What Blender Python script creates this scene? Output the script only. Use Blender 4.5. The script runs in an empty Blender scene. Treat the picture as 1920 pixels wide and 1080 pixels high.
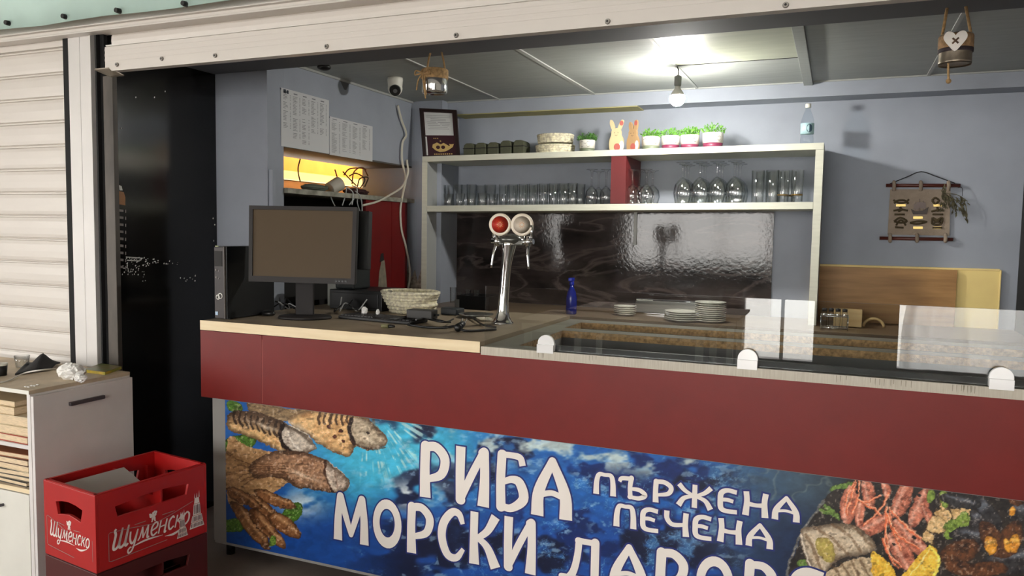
import bpy, bmesh, math, random
import numpy as np
from mathutils import Vector, Matrix
from mathutils.geometry import tessellate_polygon

random.seed(7)
SC = bpy.context.scene
COL = SC.collection

# ---------------------------------------------------------------- camera
EYE = 1.55
F_PX = 1446.42
YAW, PITCH, ROLL = math.radians(22.72), math.radians(4.1517), math.radians(-0.9386)
def cam_axes():
    cy, sy, cp, sp = math.cos(YAW), math.sin(YAW), math.cos(PITCH), math.sin(PITCH)
    f = Vector((-sy*cp, cy*cp, -sp)); r = Vector((cy, sy, 0)); d = f.cross(r)
    c, s = math.cos(ROLL), math.sin(ROLL)
    return c*r+s*d, -s*r+c*d, f
AX_R, AX_D, AX_F = cam_axes()
cam_data = bpy.data.cameras.new('camera')
cam_data.sensor_width = 36.0
cam_data.lens = F_PX/1920*36.0
cam_data.clip_start = 0.05
cam = bpy.data.objects.new('camera', cam_data); COL.objects.link(cam)
u, b = -AX_D, -AX_F
cam.matrix_world = Matrix(((AX_R.x, u.x, b.x, 0), (AX_R.y, u.y, b.y, 0), (AX_R.z, u.z, b.z, EYE), (0, 0, 0, 1)))
SC.camera = cam

# ---------------------------------------------------------------- world, daylight openings, exposure
WORLD_STRENGTH = 13.0
BULB = 820.0
world = bpy.data.worlds.new('overcast_sky'); SC.world = world
world.use_nodes = True
wn = world.node_tree.nodes; wl = world.node_tree.links
bg = wn['Background']; bg.inputs[1].default_value = WORLD_STRENGTH
tc = wn.new('ShaderNodeTexCoord'); sep = wn.new('ShaderNodeSeparateXYZ'); rp = wn.new('ShaderNodeValToRGB')
wl.new(tc.outputs['Generated'], sep.inputs[0]); wl.new(sep.outputs[2], rp.inputs[0]); wl.new(rp.outputs[0], bg.inputs[0])
rp.color_ramp.elements[0].position = 0.0; rp.color_ramp.elements[0].color = (0.93, 0.905, 0.865, 1)
rp.color_ramp.elements[1].position = 0.6; rp.color_ramp.elements[1].color = (0.91, 0.92, 0.95, 1)
SC.view_settings.view_transform = 'Standard'; SC.view_settings.look = 'None'
SC.view_settings.exposure = 0.14; SC.view_settings.gamma = 1.0; SC.view_settings.use_curve_mapping = False
SC.cycles.max_bounces = 24; SC.cycles.transparent_max_bounces = 64; SC.cycles.transmission_bounces = 14; SC.cycles.glossy_bounces = 6; SC.cycles.diffuse_bounces = 5
SC.cycles.caustics_reflective = False; SC.cycles.caustics_refractive = False
SC.cycles.sample_clamp_indirect = 6.0

def portal(name, loc, rot, sx, sy):
    l = bpy.data.lights.new(name, 'AREA'); l.shape = 'RECTANGLE'; l.size = sx; l.size_y = sy
    l.cycles.is_portal = True
    o = bpy.data.objects.new(name, l); o.location = loc; o.rotation_euler = rot; COL.objects.link(o)
portal('terrace_window_portal', (-1.5, -4.2, 1.3), (math.radians(90), 0, 0), 11.6, 2.4)
portal('terrace_side_portal', (-7.2, -2.05, 1.65), (math.radians(90), 0, math.radians(-90)), 3.7, 1.7)

def lamp(name, loc, energy, color, radius):
    l = bpy.data.lights.new(name, 'POINT'); l.energy = energy; l.color = color; l.shadow_soft_size = radius
    o = bpy.data.objects.new(name, l); o.location = loc; COL.objects.link(o); return o

# ---------------------------------------------------------------- helpers: photo point -> place on a known plane
def ray(px, py): return AX_R*((px-960)/F_PX) + AX_D*((py-540)/F_PX) + AX_F
def at_y(px, py, Y): d = ray(px, py); return Vector((0, 0, EYE)) + d*(Y/d.y)
def at_x(px, py, X): d = ray(px, py); return Vector((0, 0, EYE)) + d*(X/d.x)
def at_z(px, py, Z): d = ray(px, py); return Vector((0, 0, EYE)) + d*((Z-EYE)/d.z)
def at_d(px, py, D): return Vector((0, 0, EYE)) + ray(px, py)*D
def mpp(p): return (Vector(p)-Vector((0, 0, EYE))).dot(AX_F)/F_PX      # metres per pixel at p

# ---------------------------------------------------------------- mesh builder
def catmull(pts, n=6, closed=False):
    P = [Vector(p) for p in pts]
    if len(P) < 3: return P
    out = []; N = len(P); rng = range(N if closed else N-1)
    for i in rng:
        p0 = P[(i-1) % N] if (closed or i > 0) else P[0]*2-P[1]
        p1 = P[i]; p2 = P[(i+1) % N]
        p3 = P[(i+2) % N] if (closed or i+2 < N) else P[-1]*2-P[-2]
        for k in range(n):
            t = k/n
            out.append(0.5*((2*p1)+(p2-p0)*t+(2*p0-5*p1+4*p2-p3)*t*t+(3*p1-p0-3*p2+p3)*t**3))
    if not closed: out.append(P[-1])
    return out

class MB:
    def __init__(s): s.v = []; s.f = []; s.m = []; s.sm = []
    def add(s, vs, fs, m=0, smooth=False):
        o = len(s.v); s.v += [Vector(x) for x in vs]
        for f in fs: s.f.append(tuple(i+o for i in f)); s.m.append(m); s.sm.append(smooth)
        return s
    def box(s, x0, x1, y0, y1, z0, z1, m=0, mat=None):
        vs = [Vector((x, y, z)) for z in (z0, z1) for y in (y0, y1) for x in (x0, x1)]
        if mat is not None: vs = [mat @ q for q in vs]
        return s.add(vs, [(0, 2, 3, 1), (4, 5, 7, 6), (0, 1, 5, 4), (2, 6, 7, 3), (0, 4, 6, 2), (1, 3, 7, 5)], m)
    def cbox(s, c, sx, sy, sz, m=0, mat=None):
        return s.box(c[0]-sx/2, c[0]+sx/2, c[1]-sy/2, c[1]+sy/2, c[2]-sz/2, c[2]+sz/2, m, mat)
    def ring(s, c, ax, r, n):
        ax = Vector(ax).normalized(); t = Vector((0, 0, 1)) if abs(ax.z) < .9 else Vector((1, 0, 0))
        a = ax.cross(t).normalized(); b2 = ax.cross(a)
        return [Vector(c)+(a*math.cos(2*math.pi*i/n)+b2*math.sin(2*math.pi*i/n))*r for i in range(n)]
    def cyl(s, p0, p1, r0, r1=None, n=18, m=0, caps=True):
        r1 = r0 if r1 is None else r1; p0 = Vector(p0); p1 = Vector(p1); ax = p1-p0
        vs = s.ring(p0, ax, r0, n)+s.ring(p1, ax, r1, n)
        s.add(vs, [(i, (i+1) % n, n+(i+1) % n, n+i) for i in range(n)], m, True)
        if caps: s.add(vs, [tuple(range(n-1, -1, -1)), tuple(range(n, 2*n))], m)
        return s
    def lathe(s, prof, n=24, c=(0, 0, 0), m=0, smooth=True, mat=None):
        c = Vector(c); vs = []; fs = []
        for r, z in prof:
            for i in range(n):
                a = 2*math.pi*i/n; q = Vector((max(r, 1e-5)*math.cos(a), max(r, 1e-5)*math.sin(a), z))
                vs.append((mat @ q if mat is not None else q)+c)
        for k in range(len(prof)-1):
            for i in range(n):
                j = (i+1) % n; fs.append((k*n+i, k*n+j, (k+1)*n+j, (k+1)*n+i))
        if prof[0][0] > 1e-4 and prof[0] != prof[-1]: fs.append(tuple(range(n-1, -1, -1)))
        if prof[-1][0] > 1e-4 and prof[0] != prof[-1]: fs.append(tuple((len(prof)-1)*n+i for i in range(n)))
        return s.add(vs, fs, m, smooth)
    def tube(s, pts, r, n=8, m=0, k=5, closed=False):
        P = catmull(pts, k, closed) if k else [Vector(p) for p in pts]
        R = r if callable(r) else (lambda t: r)
        N = len(P); vs = []; prev = None
        for i, p in enumerate(P):
            a = P[(i+1) % N] if (closed or i+1 < N) else p; b2 = P[i-1] if (closed or i > 0) else p
            t = (a-b2).normalized() if (a-b2).length > 1e-9 else Vector((0, 0, 1))
            if prev is None:
                h = Vector((0, 0, 1)) if abs(t.z) < .9 else Vector((1, 0, 0)); nrm = t.cross(h).normalized()
            else:
                nrm = prev-t*prev.dot(t); nrm = nrm.normalized() if nrm.length > 1e-6 else t.orthogonal().normalized()
            prev = nrm; bi = t.cross(nrm); rr = R(i/max(1, N-1))
            for q in range(n):
                an = 2*math.pi*q/n; vs.append(p+(nrm*math.cos(an)+bi*math.sin(an))*rr)
        fs = []
        for i in range(N if closed else N-1):
            for q in range(n):
                j = (i+1) % N; fs.append((i*n+q, i*n+(q+1) % n, j*n+(q+1) % n, j*n+q))
        s.add(vs, fs, m, True)
        if not closed: s.add(vs, [tuple(range(n-1, -1, -1)), tuple((N-1)*n+q for q in range(n))], m)
        return s
    def ball(s, c, r, sx=1, sy=1, sz=1, n=16, k=10, m=0):
        prof = [(math.sin(math.pi*i/k), -math.cos(math.pi*i/k)) for i in range(k+1)]
        M = Matrix.Diagonal((r*sx, r*sy, r*sz)); return s.lathe(prof, n, c, m, True, M)
    def plate(s, loops, th, mp, m=0):
        """flat plate with holes: loops of 2-D points, thickness th, mp(a, b, depth) -> 3-D point"""
        L3 = [[Vector((p[0], p[1], 0)) for p in L] for L in loops]
        tris = tessellate_polygon(L3); flat = [p for L in L3 for p in L]; n = len(flat)
        vs = [mp(p.x, p.y, 0) for p in flat]+[mp(p.x, p.y, th) for p in flat]
        fs = [tuple(t) for t in tris]+[tuple(i+n for i in reversed(t)) for t in tris]
        o = 0
        for L in loops:
            k = len(L)
            for i in range(k):
                a = o+i; b2 = o+(i+1) % k; fs.append((a, b2, b2+n, a+n))
            o += k
        return s.add(vs, fs, m)
    def sheet(s, loops, mp, m=0):
        L3 = [[Vector((p[0], p[1], 0)) for p in L] for L in loops]
        tris = tessellate_polygon(L3); flat = [p for L in L3 for p in L]
        return s.add([mp(p.x, p.y) for p in flat], [tuple(t) for t in tris], m)
    def ribbon(s, pts, ws, mp, m=0, k=6, ext=0.0, caps=True):
        """flat stroke of varying width: 2-D points + half widths"""
        if k and len(pts) > 2:
            P = catmull([(p[0], p[1], w) for p, w in zip(pts, ws)], k)
        else: P = [Vector((p[0], p[1], w)) for p, w in zip(pts, ws)]
        N = len(P); L = []; Rr = []
        for i, p in enumerate(P):
            a = P[min(i+1, N-1)]; b2 = P[max(i-1, 0)]; t = Vector((a.x-b2.x, a.y-b2.y)); t = t.normalized() if t.length > 1e-9 else Vector((1, 0))
            nn = Vector((-t.y, t.x)); q = Vector((p.x, p.y))
            if i == 0: q = q-t*ext
            if i == N-1: q = q+t*ext
            L.append(q+nn*p.z); Rr.append(q-nn*p.z)
        vs = [mp(q.x, q.y) for q in L]+[mp(q.x, q.y) for q in Rr]
        return s.add(vs, [(i, i+1, N+i+1, N+i) for i in range(N-1)], m)
    def disc(s, c, r, mp, n=20, m=0, ry=None):
        ry = r if ry is None else ry
        return s.add([mp(c[0]+r*math.cos(2*math.pi*i/n), c[1]+ry*math.sin(2*math.pi*i/n)) for i in range(n)], [tuple(range(n))], m)
    def build(s, name, mats, parent=None, world=True, bevel=0.0, seg=2, subsurf=0, fix=True, origin=None):
        if not isinstance(mats, (list, tuple)): mats = [mats]
        if parent is not None:
            root = parent
            while root.parent is not None: root = root.parent
            off = root.location.copy() if world else Vector((0, 0, 0))
        else:
            if origin is None:
                xs = [q.x for q in s.v]; ys = [q.y for q in s.v]; zs = [q.z for q in s.v]
                origin = Vector(((min(xs)+max(xs))/2, (min(ys)+max(ys))/2, min(zs)))
            off = Vector(origin)
        me = bpy.data.meshes.new(name)
        me.from_pydata([tuple(q-off) for q in s.v], [], s.f)
        for mm in mats: me.materials.append(mm)
        me.polygons.foreach_set('material_index', s.m); me.polygons.foreach_set('use_smooth', s.sm)
        if fix:
            bm = bmesh.new(); bm.from_mesh(me); bmesh.ops.remove_doubles(bm, verts=bm.verts, dist=1e-6)
            bmesh.ops.recalc_face_normals(bm, faces=bm.faces); bm.to_mesh(me); bm.free()
        me.update()
        o = bpy.data.objects.new(name, me); COL.objects.link(o)
        if parent is not None: o.parent = parent
        else: o.location = off
        if bevel:
            md = o.modifiers.new('bevel', 'BEVEL'); md.width = bevel; md.segments = seg; md.limit_method = 'ANGLE'; md.angle_limit = math.radians(40)
        if subsurf:
            md = o.modifiers.new('sub', 'SUBSURF'); md.levels = md.render_levels = subsurf
        return o

def tag(o, label=None, cat=None, group=None, kind=None):
    if label: o['label'] = label
    if cat: o['category'] = cat
    if group: o['group'] = group
    if kind: o['kind'] = kind
    return o
def thing(name, label, cat, loc=(0, 0, 0), rotz=0.0, group=None):
    o = bpy.data.objects.new(name, None); COL.objects.link(o); o.empty_display_size = .05
    o.location = loc; o.rotation_euler = (0, 0, rotz)
    return tag(o, label, cat, group)
def struct(name, mb, mats, parent=None, **k):
    o = mb.build(name, mats, parent, **k)
    if parent is None: o['kind'] = 'structure'
    return o
def copy_tree(o, parent=None):
    c = o.copy(); COL.objects.link(c)
    if parent is not None: c.parent = parent
    for ch in list(o.children): copy_tree(ch, c)
    return c

# ---------------------------------------------------------------- materials
def lin(c):
    c = c/255.0
    return c/12.92 if c <= .04045 else ((c+.055)/1.055)**2.4
def rgb(r, g, b2): return (lin(r), lin(g), lin(b2), 1)
def M(name, col, rough=.5, metal=0.0, spec=.5, var=0.0, vs=6.0, stretch=(1, 1, 1), bump=0.0, bs=150.0, emis=0.0, coat=0.0, alpha=1.0, col2=None, detail=4.0):
    m = bpy.data.materials.new(name); m.use_nodes = True
    nt = m.node_tree; P = nt.nodes['Principled BSDF']; L = nt.links
    c = rgb(*col); P.inputs['Base Color'].default_value = c
    P.inputs['Roughness'].default_value = rough; P.inputs['Metallic'].default_value = metal
    P.inputs['Specular IOR Level'].default_value = spec; P.inputs['Coat Weight'].default_value = coat
    P.inputs['Coat Roughness'].default_value = .05; P.inputs['Alpha'].default_value = alpha
    if emis: P.inputs['Emission Color'].default_value = c; P.inputs['Emission Strength'].default_value = emis
    if var or bump or col2:
        t = nt.nodes.new('ShaderNodeTexCoord'); mp = nt.nodes.new('ShaderNodeMapping'); mp.inputs['Scale'].default_value = stretch
        L.new(t.outputs['Object'], mp.inputs[0])
    if var or col2:
        nz = nt.nodes.new('ShaderNodeTexNoise'); nz.inputs['Scale'].default_value = vs; nz.inputs['Detail'].default_value = detail
        L.new(mp.outputs[0], nz.inputs['Vector'])
        r = nt.nodes.new('ShaderNodeValToRGB'); e = r.color_ramp.elements
        e[0].position = .3; e[1].position = .7
        a = col2 if col2 else tuple(max(0, x*(1-var)) for x in col)
        b2 = col if col2 else tuple(min(255, x*(1+var*.6)) for x in col)
        e[0].color = rgb(*a); e[1].color = rgb(*b2)
        L.new(nz.outputs[0], r.inputs[0]); L.new(r.outputs[0], P.inputs['Base Color'])
    if bump:
        n2 = nt.nodes.new('ShaderNodeTexNoise'); n2.inputs['Scale'].default_value = bs; L.new(mp.outputs[0], n2.inputs['Vector'])
        bp = nt.nodes.new('ShaderNodeBump'); bp.inputs['Strength'].default_value = bump; bp.inputs['Distance'].default_value = .01
        L.new(n2.outputs[0], bp.inputs['Height']); L.new(bp.outputs[0], P.inputs['Normal'])
    return m
def wood(name, c1, c2, scale=3.0, stretch=(1, 12, 12), rough=.5, coat=0.0):
    return M(name, c1, rough, var=0, vs=scale, stretch=stretch, col2=c2, detail=8.0, bump=.05, bs=scale*4, coat=coat)
def pane_mat(name, tint=(1, 1, 1), ior=1.5, rough=0.0):
    m = bpy.data.materials.new(name); m.use_nodes = True; nt = m.node_tree; nt.nodes.clear(); L = nt.links
    o = nt.nodes.new('ShaderNodeOutputMaterial'); mix = nt.nodes.new('ShaderNodeMixShader')
    tr = nt.nodes.new('ShaderNodeBsdfTransparent'); tr.inputs[0].default_value = (*tint, 1)
    gl = nt.nodes.new('ShaderNodeBsdfGlossy'); gl.inputs['Roughness'].default_value = rough
    lw = nt.nodes.new('ShaderNodeLayerWeight'); lw.inputs[0].default_value = .5      # Schlick reflectance, same from both sides
    pw = nt.nodes.new('ShaderNodeMath'); pw.operation = 'POWER'; pw.inputs[1].default_value = 5.0
    f0 = ((ior-1)/(ior+1))**2; ma = nt.nodes.new('ShaderNodeMath'); ma.operation = 'MULTIPLY_ADD'; ma.inputs[1].default_value = 1-f0; ma.inputs[2].default_value = f0
    L.new(lw.outputs['Facing'], pw.inputs[0]); L.new(pw.outputs[0], ma.inputs[0])
    L.new(ma.outputs[0], mix.inputs[0]); L.new(tr.outputs[0], mix.inputs[1]); L.new(gl.outputs[0], mix.inputs[2]); L.new(mix.outputs[0], o.inputs[0])
    return m
def glass_mat(name, tint=(.97, .98, .98), ior=1.45, rough=0.0):
    m = bpy.data.materials.new(name); m.use_nodes = True; P = m.node_tree.nodes['Principled BSDF']
    P.inputs['Base Color'].default_value = (*tint, 1); P.inputs['Transmission Weight'].default_value = 1.0
    P.inputs['Roughness'].default_value = rough; P.inputs['IOR'].default_value = ior
    return m

def clear_glass(name):
    m = pane_mat(name, (1, 1, 1), 1.85); nt = m.node_tree; L = nt.links
    tr = [n for n in nt.nodes if n.type == 'BSDF_TRANSPARENT'][0]
    lw = nt.nodes.new('ShaderNodeLayerWeight'); lw.inputs[0].default_value = .35
    rp_ = nt.nodes.new('ShaderNodeValToRGB'); e = rp_.color_ramp.elements
    e[0].position = .25; e[0].color = (.985, .99, .99, 1); e[1].position = .95; e[1].color = (.56, .6, .62, 1)  # edge tint darkened to stand in for refraction at the rims
    L.new(lw.outputs['Facing'], rp_.inputs[0]); L.new(rp_.outputs[0], tr.inputs[0]); return m
mGlass = clear_glass('drinking_glass')
mBlueWall = M('blue_grey_wall_paint', (157, 163, 174), .75, var=.05, vs=3, bump=.05, bs=90)
mCeil = M('ceiling_panel_paint', (150, 154, 150), .45, var=.045, vs=4, stretch=(1, 8, 1), bump=.06, bs=30)
mCeilGloss = M('glossy_ceiling_panel', (170, 174, 156), .48, var=.05, vs=3, stretch=(1, 6, 1), bump=.05, bs=20)
mBatten = M('pale_batten_paint', (172, 174, 170), .5)
mWhite = M('white_laminate', (226, 224, 214), .45, var=.02)
mShelf = M('shelf_laminate', (206, 206, 190), .45, var=.03, vs=8, stretch=(1, 9, 9))
mShutter = M('shutter_enamel', (220, 214, 207), .42, var=.008, vs=5, stretch=(1, 1, 6))
mPost = M('post_enamel', (220, 217, 214), .4, var=.03, vs=4)
mBlack = M('black_plastic', (16, 16, 17), .42)
mBlackMatte = M('black_matte', (10, 10, 11), .8)
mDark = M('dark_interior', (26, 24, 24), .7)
mBlackGloss = M('black_gloss_paint', (13, 12, 10), .13, spec=.55, var=.3, vs=4, bump=.05, bs=4)
mRed = M('oxblood_laminate', (114, 27, 23), .42, spec=.36, var=.04, vs=9, bump=.03, bs=260)
mRedBoard = M('red_board', (112, 14, 14), .45, var=.06)
mEdge = wood('pale_birch_edge', (240, 222, 186), (230, 208, 168), 5)
mTopBrown = M('brown_worktop', (150, 134, 112), .4, var=.08, vs=8)
mGreyTop = M('grey_worktop', (126, 124, 112), .35, var=.06, vs=20)
mGreyEdge = M('pale_grey_edging', (196, 190, 176), .5, var=.06, vs=14, stretch=(1, 1, 1))
mGreyPanel = M('grey_laminate', (150, 148, 144), .45)
mChip = M('chipboard', (176, 142, 100), .85, var=.25, vs=70, bump=.2, bs=200)
mChrome = M('chrome', (225, 225, 225), .08, metal=1)
mSteel = M('brushed_steel', (190, 190, 186), .28, metal=1, var=.05, vs=8, stretch=(1, 30, 30))
mPane = pane_mat('clear_pane', (.95, .965, .96), 1.68)
mFloor = M('grey_floor_tile', (134, 122, 114), .55, var=.12, vs=5, bump=.05, bs=40)
mStraw = M('straw_coil', (232, 220, 194), .8, var=.22, vs=60, bump=.5, bs=140)
mTwine = M('jute_twine', (176, 142, 98), .9, var=.2, vs=80, bump=.4, bs=300)
mWoodDark = wood('dark_oak_board', (184, 138, 80), (142, 100, 52), 3.2, (1, 3, 9), .5)
mYellow = M('yellow_wall_paint', (255, 226, 148), .6, var=.03)
mYellowEdge = M('pale_yellow_edge', (246, 220, 150), .6)
mPaper = M('paper', (214, 214, 212), .8)
mNavy = M('navy_print', (34, 44, 112), .5)
mLetter = M('white_vinyl', (238, 230, 222), .5)
mBook = M('book_pages', (222, 200, 166), .85, var=.12, vs=40, stretch=(1, 1, 20))

# ================================================================= SETTING
Y_SHUT = 2.60; X_LW = -2.79; Y_STUB = 4.79; Y_BACK = 5.05; Z_CEIL = 2.45
mFloorIn = mFloor
struct('floor', MB().box(-7.3, 6, -4.3, 5.2, -.1, 0), mFloor)
struct('ground_outside', MB().box(-40, 40, -40, -4.3, -.12, -.02).box(-40, -7.3, -4.3, 10, -.12, -.02), M('pale_bounce_ground', (224, 219, 210), .9, var=.04, vs=1))  # unseen ground, made pale to look sun-bright in the glass
# --- terrace the photograph is taken from (its windows light the shop front and show in the glass)
mTerrace = M('terrace_brown_timber', (70, 52, 40), .55, var=.15, vs=3)
mTerraceW = M('terrace_white_frame', (212, 208, 200), .5)
mRoof = M('terrace_roof_sheet', (206, 204, 196), .7)
t = MB().box(-7.3, -.98, -4.25, -4.1, 0, 1.0).box(-.98, 4.6, -4.25, -4.1, 0, .1)
struct('wall_terrace_low', t, mTerrace)
struct('wall_terrace_header', MB().box(-7.3, 4.6, -4.25, -4.1, 2.5, 3.0), mRoof)
for k, (a, b2) in enumerate(((-4.93, -3.6), (-7.1, -5.15), (-1.05, -.9), (-.2, .68), (2.4, 4.4), (4.4, 4.6), (-7.3, -7.1))):  # wide middle post added in place of a person reflected in the glass
    struct('trim_%d' % (20+k), MB().box(a, b2, -4.25, -4.1, .1 if a > -.95 else .85, 2.5), mTerrace)  # right-hand panel added to cut the light from that side
t = MB()
for x in (-6.3, -5.5, -2.75, -1.9, -.55, 1.25, 1.8, 3.2): t.box(x-.02, x+.02, -4.2, -4.16, .1 if x > -1 else .85, 2.5)
struct('window_1', t, mTerraceW)
t = MB().box(-7.3, -7.15, -4.1, 2.6, 0, .8).box(-7.3, -7.15, -4.1, 2.6, 2.5, 3.0).box(-7.3, -7.15, -4.1, -3.9, .8, 2.5).box(-7.3, -7.15, -.2, 2.6, .8, 2.5)
struct('wall_terrace_left', t, mRoof)
t = MB()
for y in (-2.9, -1.9): t.box(-7.26, -7.2, y-.03, y+.03, .8, 2.5)
struct('window_2', t, mTerraceW)
struct('wall_terrace_right', MB().box(4.45, 4.6, -4.1, 2.9, 0, 3.0), mRoof)
struct('ceiling_terrace', MB().box(-7.3, 4.6, -4.25, 2.95, 3.0, 3.1), mRoof)
def sheer(name):
    m = bpy.data.materials.new(name); m.use_nodes = True; nt = m.node_tree; nt.nodes.clear()
    o = nt.nodes.new('ShaderNodeOutputMaterial'); mx = nt.nodes.new('ShaderNodeMixShader'); d = nt.nodes.new('ShaderNodeBsdfDiffuse'); t_ = nt.nodes.new('ShaderNodeBsdfTranslucent')
    for q in (d, t_): q.inputs[0].default_value = (.9, .89, .87, 1)
    mx.inputs[0].default_value = .7; nt.links.new(d.outputs[0], mx.inputs[1]); nt.links.new(t_.outputs[0], mx.inputs[2]); nt.links.new(mx.outputs[0], o.inputs[0]); return m
mSheer = sheer('sheer_white_curtain')
def curtain(x0, x1, waist, label):
    mb = MB(); nx, nz = 90, 16; vs = []; xm = (x0+x1)/2
    for j in range(nz+1):
        z = .12+2.36*j/nz; k = 1-waist*math.exp(-((z-.95)/.28)**2)
        for i in range(nx+1):
            a = i/nx; x = xm+(a-.5)*(x1-x0)*k; vs.append((x, -4.04+.018*math.sin(a*58+.6*math.sin(z*2))+.012*math.sin(a*23+1), z))
    mb.add(vs, [(j*(nx+1)+i, j*(nx+1)+i+1, (j+1)*(nx+1)+i+1, (j+1)*(nx+1)+i) for j in range(nz) for i in range(nx)], 0, True)
    tag(mb.build('curtain', mSheer, fix=False), label, 'curtain')
curtain(.70, 2.38, .06, 'white sheer curtain across the right-hand terrace window')
# --- shop front above and beside the opening
struct('wall_front', MB().box(-7.3, 4.6, 2.86, 2.95, 2.62, 3.0).box(-7.3, -5.2, 2.7, 2.95, 0, 2.62).box(2.7, 4.6, 2.7, 2.95, 0, 2.62), mPost)
hous = MB()
hous.box(-5.4, 3.2, 2.56, 2.86, 2.430, 2.66)
hous.box(-5.4, 3.2, 2.50, 2.56, 2.505, 2.66)
hous.box(-5.4, 3.2, 2.546, 2.60, 2.424, 2.433)
hous.box(-5.4, 3.2, 2.538, 2.57, 2.449, 2.457)
struct('trim_1', hous, mShutter, bevel=.003)
# post between the two shutters
post = MB().box(-3.375, -3.30, 2.60, 2.72, 0, 2.43).box(-3.298, -3.232, 2.60, 2.72, 0, 2.43).box(-3.30, -3.298, 2.603, 2.72, 0, 2.43).box(-3.232, -3.222, 2.595, 2.72, 0, 2.43)
struct('trim_2', post, mPost, bevel=.002)
struct('trim_3', MB().box(-3.43, -3.377, 2.615, 2.66, 0, 2.44), mBlackMatte)
struct('trim_4', MB().box(-3.222, -3.165, 2.62, 2.70, 0, 2.45).box(-3.20, -3.19, 2.6, 2.62, 0, 2.45), mBlackMatte)
mGuide = M('dull_steel_guide', (74, 68, 62), .5, metal=.4, var=.25, vs=12, stretch=(1, 1, .3))
struct('trim_5', MB().box(-3.17, -3.108, 2.615, 2.64, 0, 2.24), mGuide, bevel=.002)
# black painted side of the opening
jamb = struct('wall_jamb', MB().box(-3.22, -3.14, 2.64, 3.29, 0, 2.46), mBlackGloss)
# column + upper left wall + stub
struct('wall_column', MB().box(-3.14, X_LW, 3.29, 3.42, 0, 2.46).box(X_LW+.001, -2.765, 3.3, 3.33, 1.2, 1.86), mBlueWall)
struct('wall_left', MB().box(-3.15, X_LW, 3.4205, Y_STUB-.0005, 2.0, 2.46), mBlueWall)
struct('trim_15', MB().box(-3.15, X_LW+.002, 3.4205, Y_STUB-.001, 1.990, 1.9995), M('shaded_underside', (84, 80, 76), .7))  # dark strip added, putting the shade under the wall into its colour
mChipPaint = M('chipped_blue_grey_plaster', (142, 148, 162), .8, vs=7, col2=(150, 140, 125), stretch=(1, 1, .5))
struct('wall_stub', MB().box(-3.2, -2.55, Y_STUB, Y_BACK, 0, 2.46), mBlueWall)
chp = MB()
b0 = [at_y(*q, Y_STUB-.003) for q in ((762, 549), (762, 512), (768, 490), (772, 520), (778, 505), (783, 527), (791, 500), (791, 549))]
chp.add(b0, [tuple(range(len(b0)))])
struct('trim_6', chp, M('bare_plaster_patch', (168, 156, 140), .9, var=.3, vs=40), fix=False)
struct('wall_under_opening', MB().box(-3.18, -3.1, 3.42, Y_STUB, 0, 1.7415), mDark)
struct('wall_back', MB().box(-2.79, 2.6, Y_BACK, Y_BACK+.1, 0, 2.46), mBlueWall)
sof = MB().box(-2.79, 2.6, 4.87, Y_BACK, 2.362, 2.46)
struct('trim_7', sof, mBlueWall)
struct('trim_8', MB().box(-2.50, -1.2, 4.875, Y_BACK, 2.356, 2.362), M('olive_primer', (172, 164, 112), .7, var=.08))
struct('wall_right', MB().box(2.55, 2.65, 2.95, 5.1, 0, 2.46), mBlueWall)
struct('door_1', MB().box(.94, 1.85, Y_BACK-.012, Y_BACK, 0, 2.1), M('black_door_leaf', (14, 14, 16), .5))
struct('ceiling', MB().box(-3.2, 2.65, 2.95, 5.15, Z_CEIL, 2.55), mCeil)
struct('trim_9', MB().box(-.82, -.205, 3.1, 4.185, Z_CEIL-.003, Z_CEIL), mCeilGloss)
bt = MB()
for x0, x1, w in ((-2.112, -2.155, .006), (-1.487, -1.487, .012), (-.828, -.828, .008), (.426, .426, .008)):
    bt.add([(x0-w, 3.1, Z_CEIL-.006), (x0+w, 3.1, Z_CEIL-.006), (x1+w, 4.87, Z_CEIL-.006), (x1-w, 4.87, Z_CEIL-.006)], [(0, 1, 2, 3)])
    bt.add([(x0-w, 3.1, Z_CEIL), (x0-w, 3.1, Z_CEIL-.006), (x1-w, 4.87, Z_CEIL-.006), (x1-w, 4.87, Z_CEIL)], [(0, 1, 2, 3)])
    bt.add([(x0+w, 3.1, Z_CEIL), (x0+w, 3.1, Z_CEIL-.006), (x1+w, 4.87, Z_CEIL-.006), (x1+w, 4.87, Z_CEIL)], [(0, 1, 2, 3)])
struct('trim_10', bt, mBatten, fix=False)
struct('trim_11', MB().box(-.215, -.165, 3.1, 4.87, Z_CEIL-.022, Z_CEIL), mCeil, bevel=.002)
struct('trim_12', MB().box(X_LW, X_LW+.012, 3.29, 4.87, Z_CEIL-.012, Z_CEIL).box(-2.79, 2.6, 4.858, 4.87, Z_CEIL-.007, Z_CEIL), mBatten)
struct('trim_13', MB().box(-.82, -.2, 4.183, 4.189, Z_CEIL-.005, Z_CEIL-.0029), mDark)
struct('trim_14', MB().box(-3.22, 2.7, 2.70, 3.285, 2.374, 2.62), M('beam_dark_grey', (98, 100, 106), .75))  # whole beam in one even dark grey, darker than the walls
# --- kitchen seen through the pass-through
mKit = M('kitchen_wall_paint', (226, 190, 130), .6, var=.04)
struct('wall_kitchen_left', MB().box(-5.0, -4.9, 3.0, 8.0, 0, 2.6), mKit)
struct('wall_kitchen_back', MB().box(-5.0, -3.0, 8.0, 8.1, 0, 2.6), mKit)
struct('wall_kitchen_front', MB().box(-5.0, -3.22, 2.9, 3.0, 0, 2.6), mKit)
struct('wall_kitchen_right', MB().box(-3.2, -3.1, 5.15, 8.1, 0, 2.6), mKit)
struct('ceiling_kitchen', MB().box(-5.0, -3.1, 2.9, 8.1, 2.55, 2.65), mKit)
lamp('kitchen_lamp_light', (-3.95, 6.5, 2.3), 15, (1.0, .70, .32), .06)

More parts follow.
